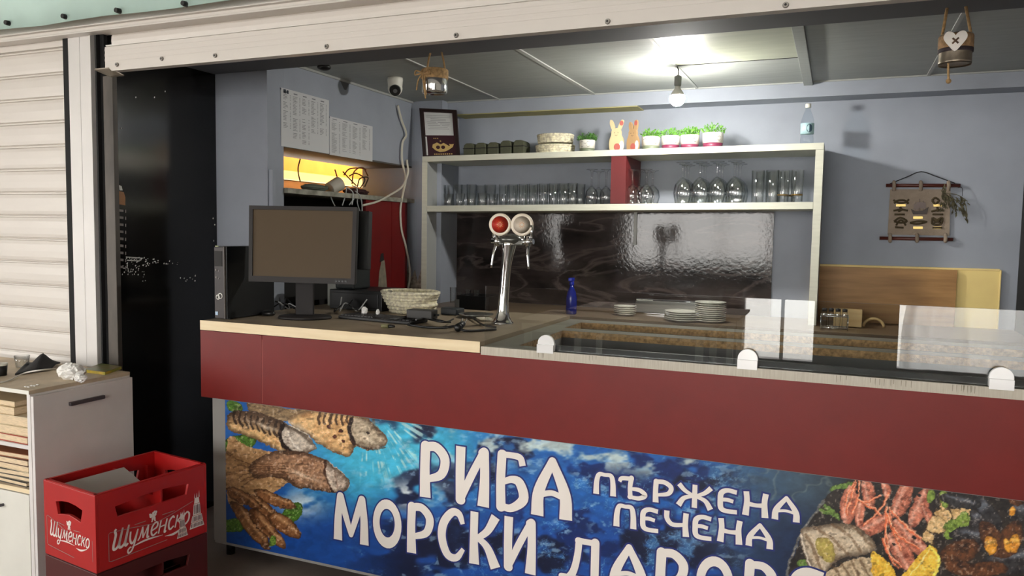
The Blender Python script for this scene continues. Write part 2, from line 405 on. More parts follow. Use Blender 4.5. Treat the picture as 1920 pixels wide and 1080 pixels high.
# kitchen fittings seen through the pass-through
t = thing('extractor_hood', 'yellow lit extractor hood edge in the kitchen beyond the pass-through', 'extractor hood', (-4.75, 6.5, 1.99))
MB().box(-4.9, -4.6, 4.2, 7.9, 1.993, 2.072).build('hood_rim', M('hood_cream', (238, 214, 160), .4), t, bevel=.004)
MB().box(-4.9, -4.68, 4.2, 7.9, 2.072, 2.3).build('hood_body', mKit, t)
mKitWood = wood('kitchen_brown_boards', (120, 84, 46), (84, 54, 28), 3, (9, 1, 3))
tag(MB().box(-4.89, -4.66, 4.2, 7.9, 1.2, 1.985).build('kitchen_cupboard', mKitWood), 'brown cupboard under the yellow lit hood in the kitchen', 'cupboard')

# ---------------------------------------------------------------- roller shutters
def slat_profile(n, pitch, z0, y):
    pr = []
    for k in range(n):
        z = z0+k*pitch
        pr += [(y+.010, z), (y-.001, z+.004), (y-.0045, z+.02), (y-.006, z+.05), (y-.0045, z+.084), (y+.000, z+.1005), (y+.004, z+.102), (y-.006, z+.104), (y-.006, z+.109), (y+.008, z+.1115)]
    return pr
def extrude_x(pr, x0, x1, th):
    mb = MB(); n = len(pr)
    vs = [(x0, y, z) for y, z in pr]+[(x1, y, z) for y, z in pr]
    mb.add(vs, [(i, i+1, n+i+1, n+i) for i in range(n-1)], 0, False)
    ys = max(y for y, z in pr)+th; za, zb = pr[0][1], pr[-1][1]
    mb.box(x0, x1, ys, ys+.004, za, zb)
    return mb
sh = thing('roller_shutter', 'closed white slatted roller shutter behind the white cabinet', 'shutter', (-4.3, 2.64, 0))
mb = extrude_x(slat_profile(22, .1145, -.015+.0075, 2.64), -5.25, -3.43, .004)
mb.build('slat_curtain', mShutter, sh, fix=False)
MB().box(-5.25, -3.43, 2.63, 2.66, 2.40, 2.47).build('top_slat', mShutter, sh)
sh2 = thing('roller_shutter', 'rolled up white shutter over the bar opening with a screwed bottom bar', 'shutter', (-.3, 2.6, 2.258))
mb = MB(); XA, XB = -3.135, 2.68
mb.box(XA, XB, 2.60, 2.64, 2.256, 2.366)
for z in (2.300, 2.322, 2.346): mb.box(XA, XB, 2.5985, 2.6, z, z+.012)
mb.build('bottom_bar', mShutter, sh2, bevel=.0015)
pr = [(2.612, 2.367), (2.602, 2.369), (2.601, 2.374), (2.630, 2.377), (2.634, 2.385), (2.632, 2.40), (2.634, 2.42), (2.645, 2.445)]
extrude_x(pr, XA+.005, XB, .01).build('rolled_slat', mShutter, sh2, fix=False)
mScrew = M('dull_screw', (150, 146, 140), .35, metal=.7)
for px, py in ((219, 121), (303, 110), (403, 104), (612, 87), (855, 66), (1139, 40), (1473, 9)):
    p = at_y(px, py, 2.597); s_ = MB().cyl(p+Vector((0, .002, 0)), p-Vector((0, .004, 0)), .010, .008, 14)
    s_.cyl(p-Vector((0, .004, 0)), p-Vector((0, .0046, 0)), .004, .003, 10, 1); s_.build('screw', [mScrew, mDark], sh2)
br = thing('angle_bracket', 'small metal stop plate under the left end of the raised shutter bar', 'bracket', (-3.1, 2.6, 2.235))
MB().add([at_y(176, 129, 2.575), at_y(205, 126, 2.60), at_y(233, 141, 2.63), at_y(208, 143, 2.575)], [(0, 1, 2, 3)]).add([at_y(176, 131, 2.575), at_y(205, 128, 2.60), at_y(233, 142.5, 2.63), at_y(208, 145, 2.575)], [(3, 2, 1, 0)]).build('plate', M('raw_aluminium', (150, 140, 128), .4, metal=.5), br, fix=False)
# mint awning edge with eyelets
mMint = M('mint_tarpaulin', (196, 224, 216), .6, var=.05, vs=3, bump=.1, bs=6)
aw = thing('awning', 'pale mint tarpaulin edge with dark eyelets above the shutter box', 'awning', (-2.6, 2.46, 2.47))
mb = MB(); n = 40
vs = []
for i in range(n+1):
    x = -5.4+i*(8.1/n); zz = 2.452+.004*math.sin(i*1.7); y = 2.462+.003*math.sin(i*2.1)
    vs += [(x, y, zz), (x, y-.015+.004*math.sin(i*.9), zz+.14), (x, y-.045, zz+.42)]
mb.add(vs, [(3*i+k, 3*i+3+k, 3*i+4+k, 3*i+1+k) for i in range(n) for k in (0, 1)], 0, True)
ob = mb.build('tarpaulin', mMint, aw, fix=False)
md = ob.modifiers.new('thick', 'SOLIDIFY'); md.thickness = .004
for px, py in ((14, 43), (121, 31), (221, 20), (346, 7)):
    p = at_y(px, py, 2.452)
    MB().cyl(p+Vector((0, .012, 0)), p-Vector((0, .012, 0)), .012, .010, 14).build('eyelet', mBlack, aw)

# ---------------------------------------------------------------- peeled sticker on the black side panel
XJ = -3.14+.0015
stk = thing('peeled_sticker', 'torn remains of a printed sticker on the black side panel', 'sticker', (-3.138, 2.75, 1.3))
def jx(px, py): p = at_x(px, py, XJ); return Vector((XJ, p.y, p.z))
mb = MB()
for k in range(9):
    y0 = 392+k*13.2
    mb.add([jx(222, y0), jx(231.5, y0+1), jx(231.5, y0+5.5), jx(222, y0+4.5)], [(0, 1, 2, 3)], 0)
    mb.add([jx(234.5, y0+1), jx(236.5, y0+1), jx(236.5, y0+7), jx(234.5, y0+7)], [(0, 1, 2, 3)], 0)
mb.build('print_row', M('faded_print', (128, 120, 116), .5), stk, fix=False)
mb = MB(); mb.add([jx(222, 358), jx(232, 360), jx(235, 370), jx(235, 385), jx(222, 383)], [(0, 1, 2, 3, 4)], 0)
mb.build('orange_patch', M('faded_orange_print', (150, 96, 36), .5), stk, fix=False)
mb = MB(); mb.add([jx(223, 347), jx(228, 349), jx(230, 357), jx(224, 357)], [(0, 1, 2, 3)], 0)
rr = random.Random(3)
for (cx, cy, w, h, nn) in ((258, 490, 22, 8, 34), (245, 505, 20, 10, 30), (285, 489, 12, 6, 12), (350, 520, 18, 12, 9), (274, 520, 8, 14, 6), (320, 491, 14, 5, 7)):
    for i in range(nn):
        a = cx+rr.uniform(-w, w); b2 = cy+rr.uniform(-h, h); q = rr.uniform(.8, 3.2); ww = rr.uniform(.6, 2.0)
        mb.add([jx(a, b2), jx(a+ww, b2+rr.uniform(-.6, .6)), jx(a+ww*rr.uniform(.2, 1), b2+q), jx(a-rr.uniform(0, 1), b2+q*.8)], [(0, 1, 2, 3)], 0)
mb.add([jx(236, 481), jx(268, 483.5), jx(268, 484.7), jx(236, 482.6)], [(0, 1, 2, 3)]); mb.add([jx(238, 487), jx(262, 488.5), jx(262, 490), jx(238, 489)], [(0, 1, 2, 3)])
for a, b2 in ((309, 170), (254, 181), (289, 181), (227, 239), (399, 408), (402, 420), (400, 450), (404, 150)):
    mb.add([jx(a, b2), jx(a+1.6, b2), jx(a+1.4, b2+3), jx(a-.4, b2+2.4)], [(0, 1, 2, 3)])
mb.build('white_flakes', M('paper_flakes', (216, 216, 210), .7), stk, fix=False)['kind'] = 'stuff'

# ---------------------------------------------------------------- bar counter
D = 2.70; XL = -2.683; XR = 2.3
cn = thing('bar_counter', 'oxblood red and grey bar counter under the raised shutter', 'counter', (-.2, 3.0, 0))
Z0 = .766; Z1 = 1.076
for a, b2 in ((XL, -2.3285), (-2.3265, XR)):
    MB().box(a, b2, D, D+.018, Z0, Z1).build('fascia_panel', mRed, cn, bevel=.0012)
MB().box(-2.3283, -2.3267, D+.001, D+.01, Z0+.004, Z1-.02).build('seam_filler', M('pale_seam', (176, 96, 86), .6), cn)
MB().box(XL+.045, XR, D+.03, D+.05, .07, Z0+.02).build('front_panel', mGreyPanel, cn)
MB().box(XL+.02, XL+.04, D+.05, 3.78, .07, 1.07).build('end_panel', mGreyPanel, cn)
MB().box(XL+.02, XR, D+.42, D+.44, 0, .07).build('kick_board', mDark, cn)
MB().box(XL+.03, XR, 3.76, 3.78, .07, 1.05).build('back_panel', mGreyPanel, cn)
for x in (-2.6, -1.75, -1.2, .2, 1.6):
    MB().cyl((x, 2.79, 0), (x, 2.79, .072), .02, n=14).build('foot', mBlack, cn)
tp = thing('worktop', 'brown worktop with a pale birch front edge carrying the computer', 'worktop', (-1.97, 3.2, 1.078))
MB().box(XL, -1.262, D+.003, 3.80, 1.08, 1.121).build('top_slab', mTopBrown, tp)
MB().box(XL, -1.262, D-.001, D+.003, 1.078, 1.1225).build('front_edging', mEdge, tp, bevel=.0008)
# grey display worktop with its two long cut-outs
dw = thing('display_worktop', 'pale grey worktop with two long chipboard edged cut-outs behind the glass', 'worktop', (.3, 3.2, 1.07))
ZT = 1.104
outer = [(-1.257, D+.002), (XR, D+.002), (XR, 3.80), (-1.257, 3.80)]
h1 = [(-1.14, 2.80), (-1.14, 3.335), (2.0, 3.335), (2.0, 2.80)]
h2 = [(-1.165, 3.43), (-1.165, 3.69), (2.0, 3.69), (2.0, 3.43)]
mp = lambda a, b2, d: Vector((a, b2, 1.072+d))
MB().plate([outer, h1, h2], .0305, mp).build('core_board', mChip, dw, fix=True)
MB().plate([outer, h1, h2], .0012, lambda a, b2, d: Vector((a, b2, 1.1027+d))).build('top_laminate', mGreyTop, dw)
mEdgeSt = M('stained_grey_edging', (196, 190, 176), .5, vs=30, col2=(178, 170, 154), stretch=(6, 1, .4))
MB().box(-1.257, XR, D-.001, D+.002, 1.072, 1.1045).build('front_edging', mEdgeSt, dw)
st = MB(); rr = random.Random(5)
for x0 in (-1.02, -.82, .02, .115, .16, .21, .35, .37, .385, 1.2):
    for k in range(3):
        x = x0+k*.013+rr.uniform(-.004, .004); st.add([(x, D-.0016, 1.103), (x+.0025, D-.0016, 1.103), (x+.002, D-.0016, 1.103-rr.uniform(.012, .026)), (x+.0005, D-.0016, 1.103-rr.uniform(.012, .026))], [(0, 1, 2, 3)])
st.build('drip_stain', M('dried_drips', (142, 134, 118), .6), dw, fix=False)
mBasin = M('basin_grey', (92, 94, 94), .35, var=.1, vs=6)
for (ya, yb, xa) in ((2.80, 3.335, -1.14), (3.43, 3.69, -1.165)):
    b_ = MB().box(xa, 2.0, ya, yb, .985, .99)
    b_.box(xa-.004, xa, ya, yb, .985, 1.072).box(xa, 2.0, ya-.004, ya, .985, 1.072).box(xa, 2.0, yb, yb+.004, .985, 1.072)
    b_.build('well', mBasin, dw)
MB().box(-1.1, -.35, 2.9, 3.27, .99, 1.0).build('well_insert', M('dark_insert', (58, 62, 62), .3), dw)

# glass screen held by rounded polished clips
gs = thing('glass_screen', 'low clear glass guard standing along the front of the grey worktop', 'glass screen', (.3, 2.72, 1.104))
pn = MB().box(-1.253, XR, 2.723, 2.731, 1.106, 1.3395); pn.build('pane', mPane, gs, fix=True)
MB().box(-1.0, XR, 2.7315, 2.745, 1.1045, 1.126).build('black_strip', mBlack, gs)  # thin black strip along the inner foot of the pane
mAcr = M('polished_clip', (240, 240, 240), .2, metal=.15)
for px in (1022, 1402, 1882):
    p = at_y(px, 660, 2.70); x = p.x; r_ = .033
    out = [(x-r_, 0), (x+r_, 0), (x+r_, .028)]+[(x+r_*math.cos(a), .028+r_*math.sin(a)) for a in [math.pi*k/14 for k in range(1, 14)]]+[(x-r_, .028)]
    q = MB().plate([out], .012, lambda a, b2, d: Vector((a, 2.706+d, 1.105+b2)))
    q.box(x-r_, x+r_, 2.697, 2.706, 1.098, 1.13)
    q.box(x-r_, x+r_, 2.7185, 2.722, 1.105, 1.135)
    q.build('clip', mAcr, gs, bevel=.0015)

# ================================================================= printed banner on the counter front
YB_ = D+.0275
bn = thing('banner', 'printed seafood banner with white Cyrillic lettering on the bar front', 'banner', (-.8, YB_, .08))
BX0, BX1, BZ0, BZ1 = -2.567, 1.05, .083, .757
NX, NZ = 1450, 270
gx, gz = np.meshgrid(np.linspace(BX0, BX1, NX), np.linspace(BZ0, BZ1, NZ))
def project(x, y, z):
    d = np.stack([x, y+0*x, z-EYE], -1); r = d @ np.array(AX_R); dn = d @ np.array(AX_D); f = d @ np.array(AX_F)
    return 960+F_PX*r/f, 540+F_PX*dn/f
# the print is laid out on the banner in units of the photograph
U, V = project(gx.ravel(), YB_, gz.ravel())
def vnoise(u, v, seed):
    iu = np.floor(u).astype(np.int64); iv = np.floor(v).astype(np.int64); fu = u-iu; fv = v-iv
    fu = fu*fu*(3-2*fu); fv = fv*fv*(3-2*fv)
    def h(a, b2):
        x = (a*374761393+b2*668265263+seed*974634777) & 0xffffffff; x = ((x ^ (x >> 13))*1274126177) & 0xffffffff
        return ((x ^ (x >> 16)) & 0xffff)/65535.0
    return (h(iu, iv)*(1-fu)+h(iu+1, iv)*fu)*(1-fv)+(h(iu, iv+1)*(1-fu)+h(iu+1, iv+1)*fu)*fv
def fbm(u, v, seed, o=4):
    s, a, t = 0, .5, 0
    for k in range(o): s = s+a*vnoise(u*2**k, v*2**k, seed+k); t += a; a *= .55
    return s/t
def sm(a, b2, x): t = np.clip((x-a)/(b2-a), 0, 1); return t*t*(3-2*t)
C = np.zeros((len(U), 3))
def mixc(mask, col):
    global C
    mask = np.clip(mask, 0, 1)[:, None]; C = C*(1-mask)+np.asarray(col, float)*mask
Vt = V-(U-430)*.118            # height below the sloping top edge of the print
n1 = fbm(U/95, V/60, 1); n2 = fbm(U/34, V/24, 11); n3 = fbm(U/14, V/11, 21); n4 = fbm(U/9, V/7, 77)
C[:] = (34, 96, 172)
d0 = np.hypot((U-735)/1.3, (V-845))
mixc(1-sm(40, 190, d0+60*(n1-.5)), (66, 178, 212))
mixc(sm(905, 1010, Vt+70*(n1-.5)+130)*.0, (20, 50, 120))
mixc(sm(880, 990, V+90*(n1-.5)-.04*(U-430)), (26, 74, 152))
mixc(sm(.56, .68, n1+.15*sm(930, 1080, V))*sm(600, 800, U)*(1-sm(1350, 1500, U)), (12, 22, 54))
mixc(sm(.52, .7, n2)*.75*sm(820, 960, U)*sm(.35, .55, n1), (58, 122, 190))
mixc(sm(.5, .62, fbm(U/60, V/42, 41))*sm(900, 1000, U)*(1-sm(1300, 1480, U))*sm(770, 830, V), (14, 40, 98))
# cloud and spray
cl = fbm(U/46, V/26, 61)
mixc(sm(.46, .66, cl)*(1-sm(20, 75, Vt-750))*sm(800, 850, U)*(1-sm(1420, 1560, U))*.9, (206, 220, 212))
mixc(sm(.45, .6, cl)*np.exp(-(((U-770)/62)**2+((V-928)/26)**2)), (214, 224, 226))
mixc(sm(.4, .6, cl)*np.exp(-(((U-566)/40)**2+((V-945)/26)**2)), (198, 218, 228))
mixc(sm(.45, .65, cl)*np.exp(-(((U-875)/60)**2+((V-850)/26)**2)), (196, 220, 226))
ang = np.arctan2(V-752, U-688); ray_ = fbm(ang*26, np.hypot(U-688, V-752)/130, 71, 3)
mixc(sm(.52, .66, ray_)*sm(.35, .6, n3)*sm(28, 60, np.hypot(U-688, V-752))*(1-sm(105, 150, np.hypot(U-700, V-770)))*(U > 668)*.8, (190, 226, 224))
# foam lines
for sd, th, wt in ((81, .018, .7), (82, .014, .55), (83, .012, .5)):
    nn = fbm(U/40, V/26, sd, 4); mixc((1-sm(0, th, np.abs(nn-.5)))*wt*sm(840, 940, U)*sm(850, 900, V)*(1-sm(1400, 1500, U))*sm(.38, .6, n2), (130, 180, 220))
# dusky right-hand end
mixc(sm(1290, 1500, U+80*(n1-.5))*.9, (66, 84, 96))
mixc(sm(1330, 1470, U)*sm(905, 1010, V), (26, 44, 76))
mixc(sm(1480, 1640, U)*.95, (34, 38, 42))
mixc((1-sm(0, .03, np.abs(n1-.5)))*.35*sm(1400, 1450, U)*(1-sm(1540, 1600, U))*(1-sm(930, 960, V)), (150, 160, 150))
mixc(np.exp(-(((U-1330)/90)**2+((V-1000)/40)**2))*.5*sm(.4, .6, n2), (120, 140, 160))

def inpoly(pts):
    m = np.zeros(len(U), bool); xs = [p[0] for p in pts]; ys = [p[1] for p in pts]
    idx = np.where((U > min(xs)-2) & (U < max(xs)+2) & (V > min(ys)-2) & (V < max(ys)+2))[0]
    u, v = U[idx], V[idx]; ins = np.zeros(len(idx), bool); n = len(pts)
    for i in range(n):
        x1, y1 = pts[i]; x2, y2 = pts[(i+1) % n]
        c = ((y1 > v) != (y2 > v)); ins ^= c & (u < (x2-x1)*(v-y1)/((y2-y1) if y2 != y1 else 1e-9)+x1)
    m[idx] = ins; return m
def round_off(pts, w=14, amt=.55, col=(40, 26, 16)):
    m = inpoly(pts); idx = np.where(m)[0]; d = np.full(len(idx), 1e9); u, v = U[idx], V[idx]
    for (x1, y1), (x2, y2) in zip(pts, pts[1:]+pts[:1]):
        dx, dy = x2-x1, y2-y1; L2 = dx*dx+dy*dy+1e-9; t = np.clip(((u-x1)*dx+(v-y1)*dy)/L2, 0, 1); d = np.minimum(d, np.hypot(u-x1-t*dx, v-y1-t*dy))
    k = np.zeros(len(U)); k[idx] = (1-sm(0, w, d))**1.5*amt; mixc(k, col)
def smooth_poly(pts, k=5): return [(p.x, p.y) for p in catmull([(a, b2, 0) for a, b2 in pts], k, True)]
def paint(mask, col, dark, f=.12, fy=None, seed=5, amt=1.0, lo=.2, hi=.62):
    nn = .55*fbm(U*f, V*(fy or f), seed, 4)+.45*fbm(U*f*2.6, V*(fy or f)*2.6, seed+50, 3); k = sm(lo, hi, nn)[:, None]
    c = np.asarray(dark, float)*(1-k)+np.asarray(col, float)*k
    global C
    mk = (np.asarray(mask, float)*amt)[:, None]; C = C*(1-mk)+c*mk
def ell(cx, cy, rx, ry, deg, col, dark, seed=5, f=.14, hl=None, taper=0.0, rim=.35):
    a = math.radians(deg); du, dv = U-cx, V-cy; p = (du*math.cos(a)+dv*math.sin(a))/rx; q = (-du*math.sin(a)+dv*math.cos(a))/(ry)
    q2 = q/(1-taper*np.clip(p, -1, 1)) if taper else q
    m = (p*p+q2*q2 < 1)
    paint(m, col, dark, f, f, seed)
    r2 = p*p+q2*q2; mixc(m*sm(.55, 1.0, r2)*rim, np.asarray(dark)*.5)
    if hl is not None: mixc(m*np.exp(-((q2+.35)/.22)**2)*(1-sm(.5, .9, np.abs(p)))*.6, hl)
    return m, p, q2
def stroke(pts, w, col, amt=1.0):
    P = [(p.x, p.y) for p in catmull([(a, b2, 0) for a, b2 in pts], 6)]
    d = np.full(len(U), 1e9)
    for (x1, y1), (x2, y2) in zip(P, P[1:]):
        dx, dy = x2-x1, y2-y1; L2 = dx*dx+dy*dy+1e-9; t = np.clip(((U-x1)*dx+(V-y1)*dy)/L2, 0, 1)
        d = np.minimum(d, np.hypot(U-x1-t*dx, V-y1-t*dy))
    mixc((1-sm(w*.6, w*1.15, d))*amt, col)

# grain of the water
fine = fbm(U/13+3*n2, V/9, 301, 5); C *= (.84+.34*fine)[:, None]
mixc(sm(.6, .74, fbm(U/20+2*n1, V/12, 311, 5))*.5*sm(600, 700, U)*(1-sm(1330, 1450, U))*sm(.42, .55, n1+.1), (176, 208, 228))
SEA = C.copy(); U0, V0 = U.copy(), V.copy()
U = U0+7*(fbm(U0/16, V0/16, 401, 4)-.5)+3*(fbm(U0/5, V0/5, 403, 2)-.5); V = V0+7*(fbm(U0/16, V0/16, 402, 4)-.5)+3*(fbm(U0/5, V0/5, 404, 2)-.5)
# --- grilled fish, left
GR = (82, 122, 44); GRD = (38, 66, 22)
for cx, cy, rx, ry, a in ((440, 762, 16, 10, 20), (447, 832, 16, 34, 75), (438, 905, 12, 26, 80), (438, 985, 12, 30, 85)):
    ell(cx, cy, rx, ry, a, GR, GRD, 9, .3)
paint(inpoly(smooth_poly([(427, 825), (470, 838), (560, 868), (540, 905), (480, 938), (428, 940)])), (176, 138, 96), (134, 98, 62), .05, .16, 31)
paint(inpoly(smooth_poly([(470, 752), (540, 766), (600, 772), (560, 786), (500, 790), (470, 775)])), (140, 116, 84), (70, 56, 40), .05, .2, 32)
# back fish
fb = inpoly(smooth_poly([(540, 786), (585, 768), (640, 770), (690, 786), (722, 818), (724, 832), (700, 843), (668, 838), (652, 856), (610, 838), (572, 812)]))
paint(fb, (214, 176, 124), (176, 128, 80), .06, .1, 33)
for k in range(7):
    x = 596+k*11; stroke([(x+6, 772), (x, 786), (x+3, 795)], 2.6, (58, 40, 28), .85)
for x, y in ((628, 818), (644, 828), (640, 808), (618, 800)): ell(x, y, 4, 4, 0, (70, 30, 20), (50, 20, 14), 3)
paint(inpoly(smooth_poly([(662, 786), (690, 788), (716, 812), (725, 830), (702, 842), (672, 838), (660, 818)])), (180, 164, 140), (120, 104, 84), .09, .2, 34)
stroke([(661, 786), (655, 808), (664, 832)], 4.2, (30, 20, 16)); ell(690, 812, 2.6, 2.6, 0, (44, 30, 22), (30, 20, 16), 3)
stroke([(722, 838), (704, 842), (676, 838), (660, 828)], 2.0, (70, 40, 24), .7); stroke([(700, 790), (714, 812)], 3, (110, 84, 60), .6)
# front fish
ff = inpoly(smooth_poly([(428, 776), (470, 770), (520, 786), (560, 806), (590, 830), (593, 842), (570, 850), (538, 852), (500, 836), (460, 816), (428, 806)]))
paint(ff, (220, 182, 128), (184, 138, 88), .06, .1, 35)
mixc(ff*sm(0, 1, (800-V+.28*(U-430))/26), (104, 82, 62))
for k in range(9):
    x = 440+k*11; stroke([(x, 770+k*3), (x-3, 782+k*3.5), (x+2, 794+k*3.6)], 2.6, (46, 34, 26), .85)
paint(inpoly(smooth_poly([(534, 796), (562, 804), (588, 828), (593, 841), (572, 849), (540, 848), (528, 824)])), (196, 184, 168), (146, 134, 120), .09, .2, 36)
stroke([(532, 796), (524, 816), (536, 840), (556, 849)], 4, (28, 18, 14)); stroke([(546, 800), (562, 812), (584, 832)], 2.4, (120, 108, 94), .7); stroke([(540, 806), (548, 830), (566, 846)], 1.8, (226, 218, 206), .7)
# third fish with fanned tail
ft = inpoly(smooth_poly([(470, 870), (520, 846), (572, 848), (615, 866), (652, 896), (657, 908), (640, 924), (600, 922), (560, 914), (520, 896), (478, 896)]))
paint(ft, (176, 136, 104), (140, 100, 74), .06, .3, 37)
mixc(ft*sm(.45, .6, vnoise(U/3.2, V/3.6, 91))*.35, (92, 66, 52))
for k in range(6): stroke([(444+k*2, 862+k*10), (490, 872+k*4), (540, 868+k*6)], 1.3, (104, 70, 44), .7)
paint(inpoly(smooth_poly([(612, 866), (636, 880), (656, 904), (652, 916), (632, 924), (614, 906), (607, 886)])), (196, 180, 164), (150, 130, 114), .1, .2, 38)
stroke([(610, 866), (608, 890), (624, 922)], 2.6, (70, 44, 32)); stroke([(622, 872), (632, 892), (634, 916)], 1.6, (150, 122, 106), .7)
# small fried fish
ell(548, 962, 16, 24, 40, GR, GRD, 8, .3)
for cx, cy, rx, ry, a, sd in ((515, 936, 42, 12, 22, 1), (500, 958, 52, 12, 38, 2), (535, 985, 36, 15, 36, 3), (470, 985, 58, 13, 52, 4), (502, 992, 50, 13, 48, 5), (458, 935, 40, 11, 30, 6)):
    ell(cx, cy, rx, ry, a, (140, 94, 58), (84, 52, 32), 40+sd, .09, (206, 164, 118), .15, .55)
ell(511, 1014, 6, 10, 20, (120, 150, 60), GRD, 8, .3)

for pts, w_ in ((smooth_poly([(540, 786), (585, 768), (640, 770), (690, 786), (722, 818), (724, 832), (700, 843), (668, 838), (652, 856), (610, 838), (572, 812)]), 13), (smooth_poly([(428, 776), (470, 770), (520, 786), (560, 806), (590, 830), (593, 842), (570, 850), (538, 852), (500, 836), (460, 816), (428, 806)]), 13), (smooth_poly([(470, 870), (520, 846), (572, 848), (615, 866), (652, 896), (657, 908), (640, 924), (600, 922), (560, 914), (520, 896), (478, 896)]), 16)): round_off(pts, w_, .6)
for cx, cy, rx, ry, a in ((560, 800, 4, 26, -62), (690, 822, 3, 20, -50), (620, 905, 4, 16, -40), (500, 800, 3.4, 30, -70), (570, 892, 3.6, 34, -68)):
    m, p, q = None, None, None
    aa = math.radians(a); du, dv = U-cx, V-cy; p = (du*math.cos(aa)+dv*math.sin(aa))/rx; q = (-du*math.sin(aa)+dv*math.cos(aa))/ry
    mixc(np.exp(-(p*p+q*q))*.5, (246, 232, 208))
# --- seafood platter, right
plm = inpoly(smooth_poly([(1478, 1085), (1490, 1040), (1520, 975), (1580, 905), (1700, 880), (1960, 930), (2300, 1000), (2300, 1300), (1478, 1300)]))
paint(plm, (48, 42, 38), (18, 17, 17), .05, .06, 50)
stroke([(1474, 1090), (1486, 1040), (1512, 985), (1545, 940)], 2.4, (98, 98, 96))
for cx, cy, rx, ry, a in ((1578, 912, 5, 24, 75), (1560, 960, 22, 5, 45), (1545, 958, 12, 4, 20), (1508, 1058, 14, 8, 20)):
    ell(cx, cy, rx, ry, a, (110, 140, 66), (50, 70, 30), 52, .3)
PK = (204, 124, 98); PKD = (118, 56, 42); HL = (238, 196, 176)
for cx, cy, rx, ry, a, sd in ((1592, 945, 16, 38, 8, 1), (1628, 925, 12, 30, -12, 2), (1612, 965, 9, 28, 5, 3), (1692, 935, 17, 40, 22, 4), (1725, 950, 15, 44, 24, 5), (1640, 985, 40, 15, -28, 6), (1706, 1010, 46, 16, 45, 7), (1692, 1036, 17, 44, -32, 8), (1660, 915, 8, 20, -15, 9), (1742, 970, 9, 26, -30, 10)):
    m, p, q = ell(cx, cy, rx, ry, a, PK, PKD, 60+sd, .1, None)
    long = p if rx > ry else q; sh_ = q if rx > ry else p
    mixc(m*np.exp(-((sh_+.3)/.25)**2)*.55, HL); mixc(m*(1-sm(0, .06, np.abs((long*3.2) % 1-.5)))*.35, PKD)
for pts in ([(1605, 900), (1596, 930), (1588, 965)], [(1612, 902), (1606, 940), (1598, 962)], [(1600, 905), (1590, 925), (1584, 950)], [(1650, 930), (1620, 942), (1606, 935)], [(1665, 925), (1650, 955), (1620, 985)], [(1662, 950), (1660, 985), (1668, 1040)], [(1668, 950), (1672, 990), (1690, 1030)], [(1660, 960), (1680, 1000), (1722, 1030)], [(1662, 975), (1662, 1030), (1690, 1062)], [(1656, 1010), (1672, 1050), (1684, 1065)], [(1610, 940), (1640, 955), (1650, 965)], [(1672, 958), (1700, 990), (1730, 1010)]):
    stroke(pts, 2.2, (222, 108, 66), .85); stroke([(a+1, b2-1) for a, b2 in pts], .9, (250, 186, 150), .8)
for x, y in ((1677, 1021), (1716, 1008), (1724, 928), (1606, 922)): ell(x, y, 3.4, 3.2, 0, (22, 16, 16), (14, 10, 10), 3)
# squid
SQ1 = smooth_poly([(1500, 1002), (1518, 988), (1560, 982), (1600, 984), (1635, 1008), (1642, 1030), (1620, 1040), (1570, 1050), (1548, 1076), (1522, 1074), (1508, 1040)])
paint(inpoly(smooth_poly([(1500, 1002), (1518, 988), (1560, 982), (1600, 984), (1635, 1008), (1642, 1030), (1620, 1040), (1570, 1050), (1548, 1076), (1522, 1074), (1508, 1040)])), (200, 184, 160), (160, 140, 114), .05, .08, 72); round_off(SQ1, 16, .6)
for pts in ([(1530, 990), (1560, 1010), (1590, 1040)], [(1562, 984), (1592, 1004), (1616, 1034)], [(1512, 1004), (1530, 1040), (1540, 1072)], [(1598, 986), (1616, 1004), (1634, 1024)]): stroke(pts, 3.2, (104, 78, 54), .6)
ell(1548, 1030, 16, 26, -35, (176, 160, 84), (150, 126, 66), 73, .1)
stroke([(1502, 1003), (1512, 1040), (1524, 1074)], 2.0, (224, 214, 198), .8)
paint(inpoly(smooth_poly([(1540, 1085), (1570, 1062), (1620, 1044), (1640, 1060), (1640, 1100), (1540, 1110)])), (190, 170, 140), (120, 96, 70), .07, .1, 74)
for k in range(4): stroke([(1560+k*18, 1060-k*3), (1572+k*18, 1074), (1578+k*18, 1090)], 2.4, (92, 68, 46), .6)
# lemon wedges
for pts in ([(1634, 1038), (1652, 1042), (1672, 1062), (1678, 1088), (1640, 1090)], [(1745, 1022), (1760, 1040), (1760, 1066), (1740, 1092), (1686, 1092), (1706, 1064)]):
    mk = inpoly(smooth_poly(pts)); paint(mk, (232, 190, 70), (204, 150, 44), .06, .06, 75)
stroke([(1745, 1024), (1758, 1042), (1758, 1066), (1742, 1090)], 3, (240, 214, 96)); stroke([(1744, 1030), (1722, 1060), (1700, 1088)], 1.6, (246, 226, 150), .8)
# potato cubes, greens
for pts, sd in (([(1752, 962), (1768, 950), (1786, 968), (1782, 984), (1764, 980)], 1), ([(1736, 990), (1752, 966), (1778, 982), (1770, 998), (1750, 998)], 2), ([(1728, 1010), (1736, 992), (1752, 1004), (1748, 1020)], 3), ([(1780, 955), (1798, 955), (1804, 972), (1790, 976)], 4), ([(1798, 962), (1806, 946), (1830, 944), (1836, 956), (1812, 974)], 5), ([(1760, 925), (1775, 922), (1778, 950), (1764, 955)], 6)):
    paint(inpoly(pts), (216, 184, 132), (168, 128, 80), .12, .12, 80+sd)
    stroke(pts+[pts[0]], 1.2, (108, 76, 44), .5)
for cx, cy, rx, ry, a in ((1745, 930, 7, 14, 10), (1770, 935, 9, 18, -10), (1792, 990, 22, 14, 10), (1806, 978, 12, 20, 20), (1782, 1002, 12, 10, 0)): ell(cx, cy, rx, ry, a, (136, 160, 70), (70, 92, 34), 84, .2)
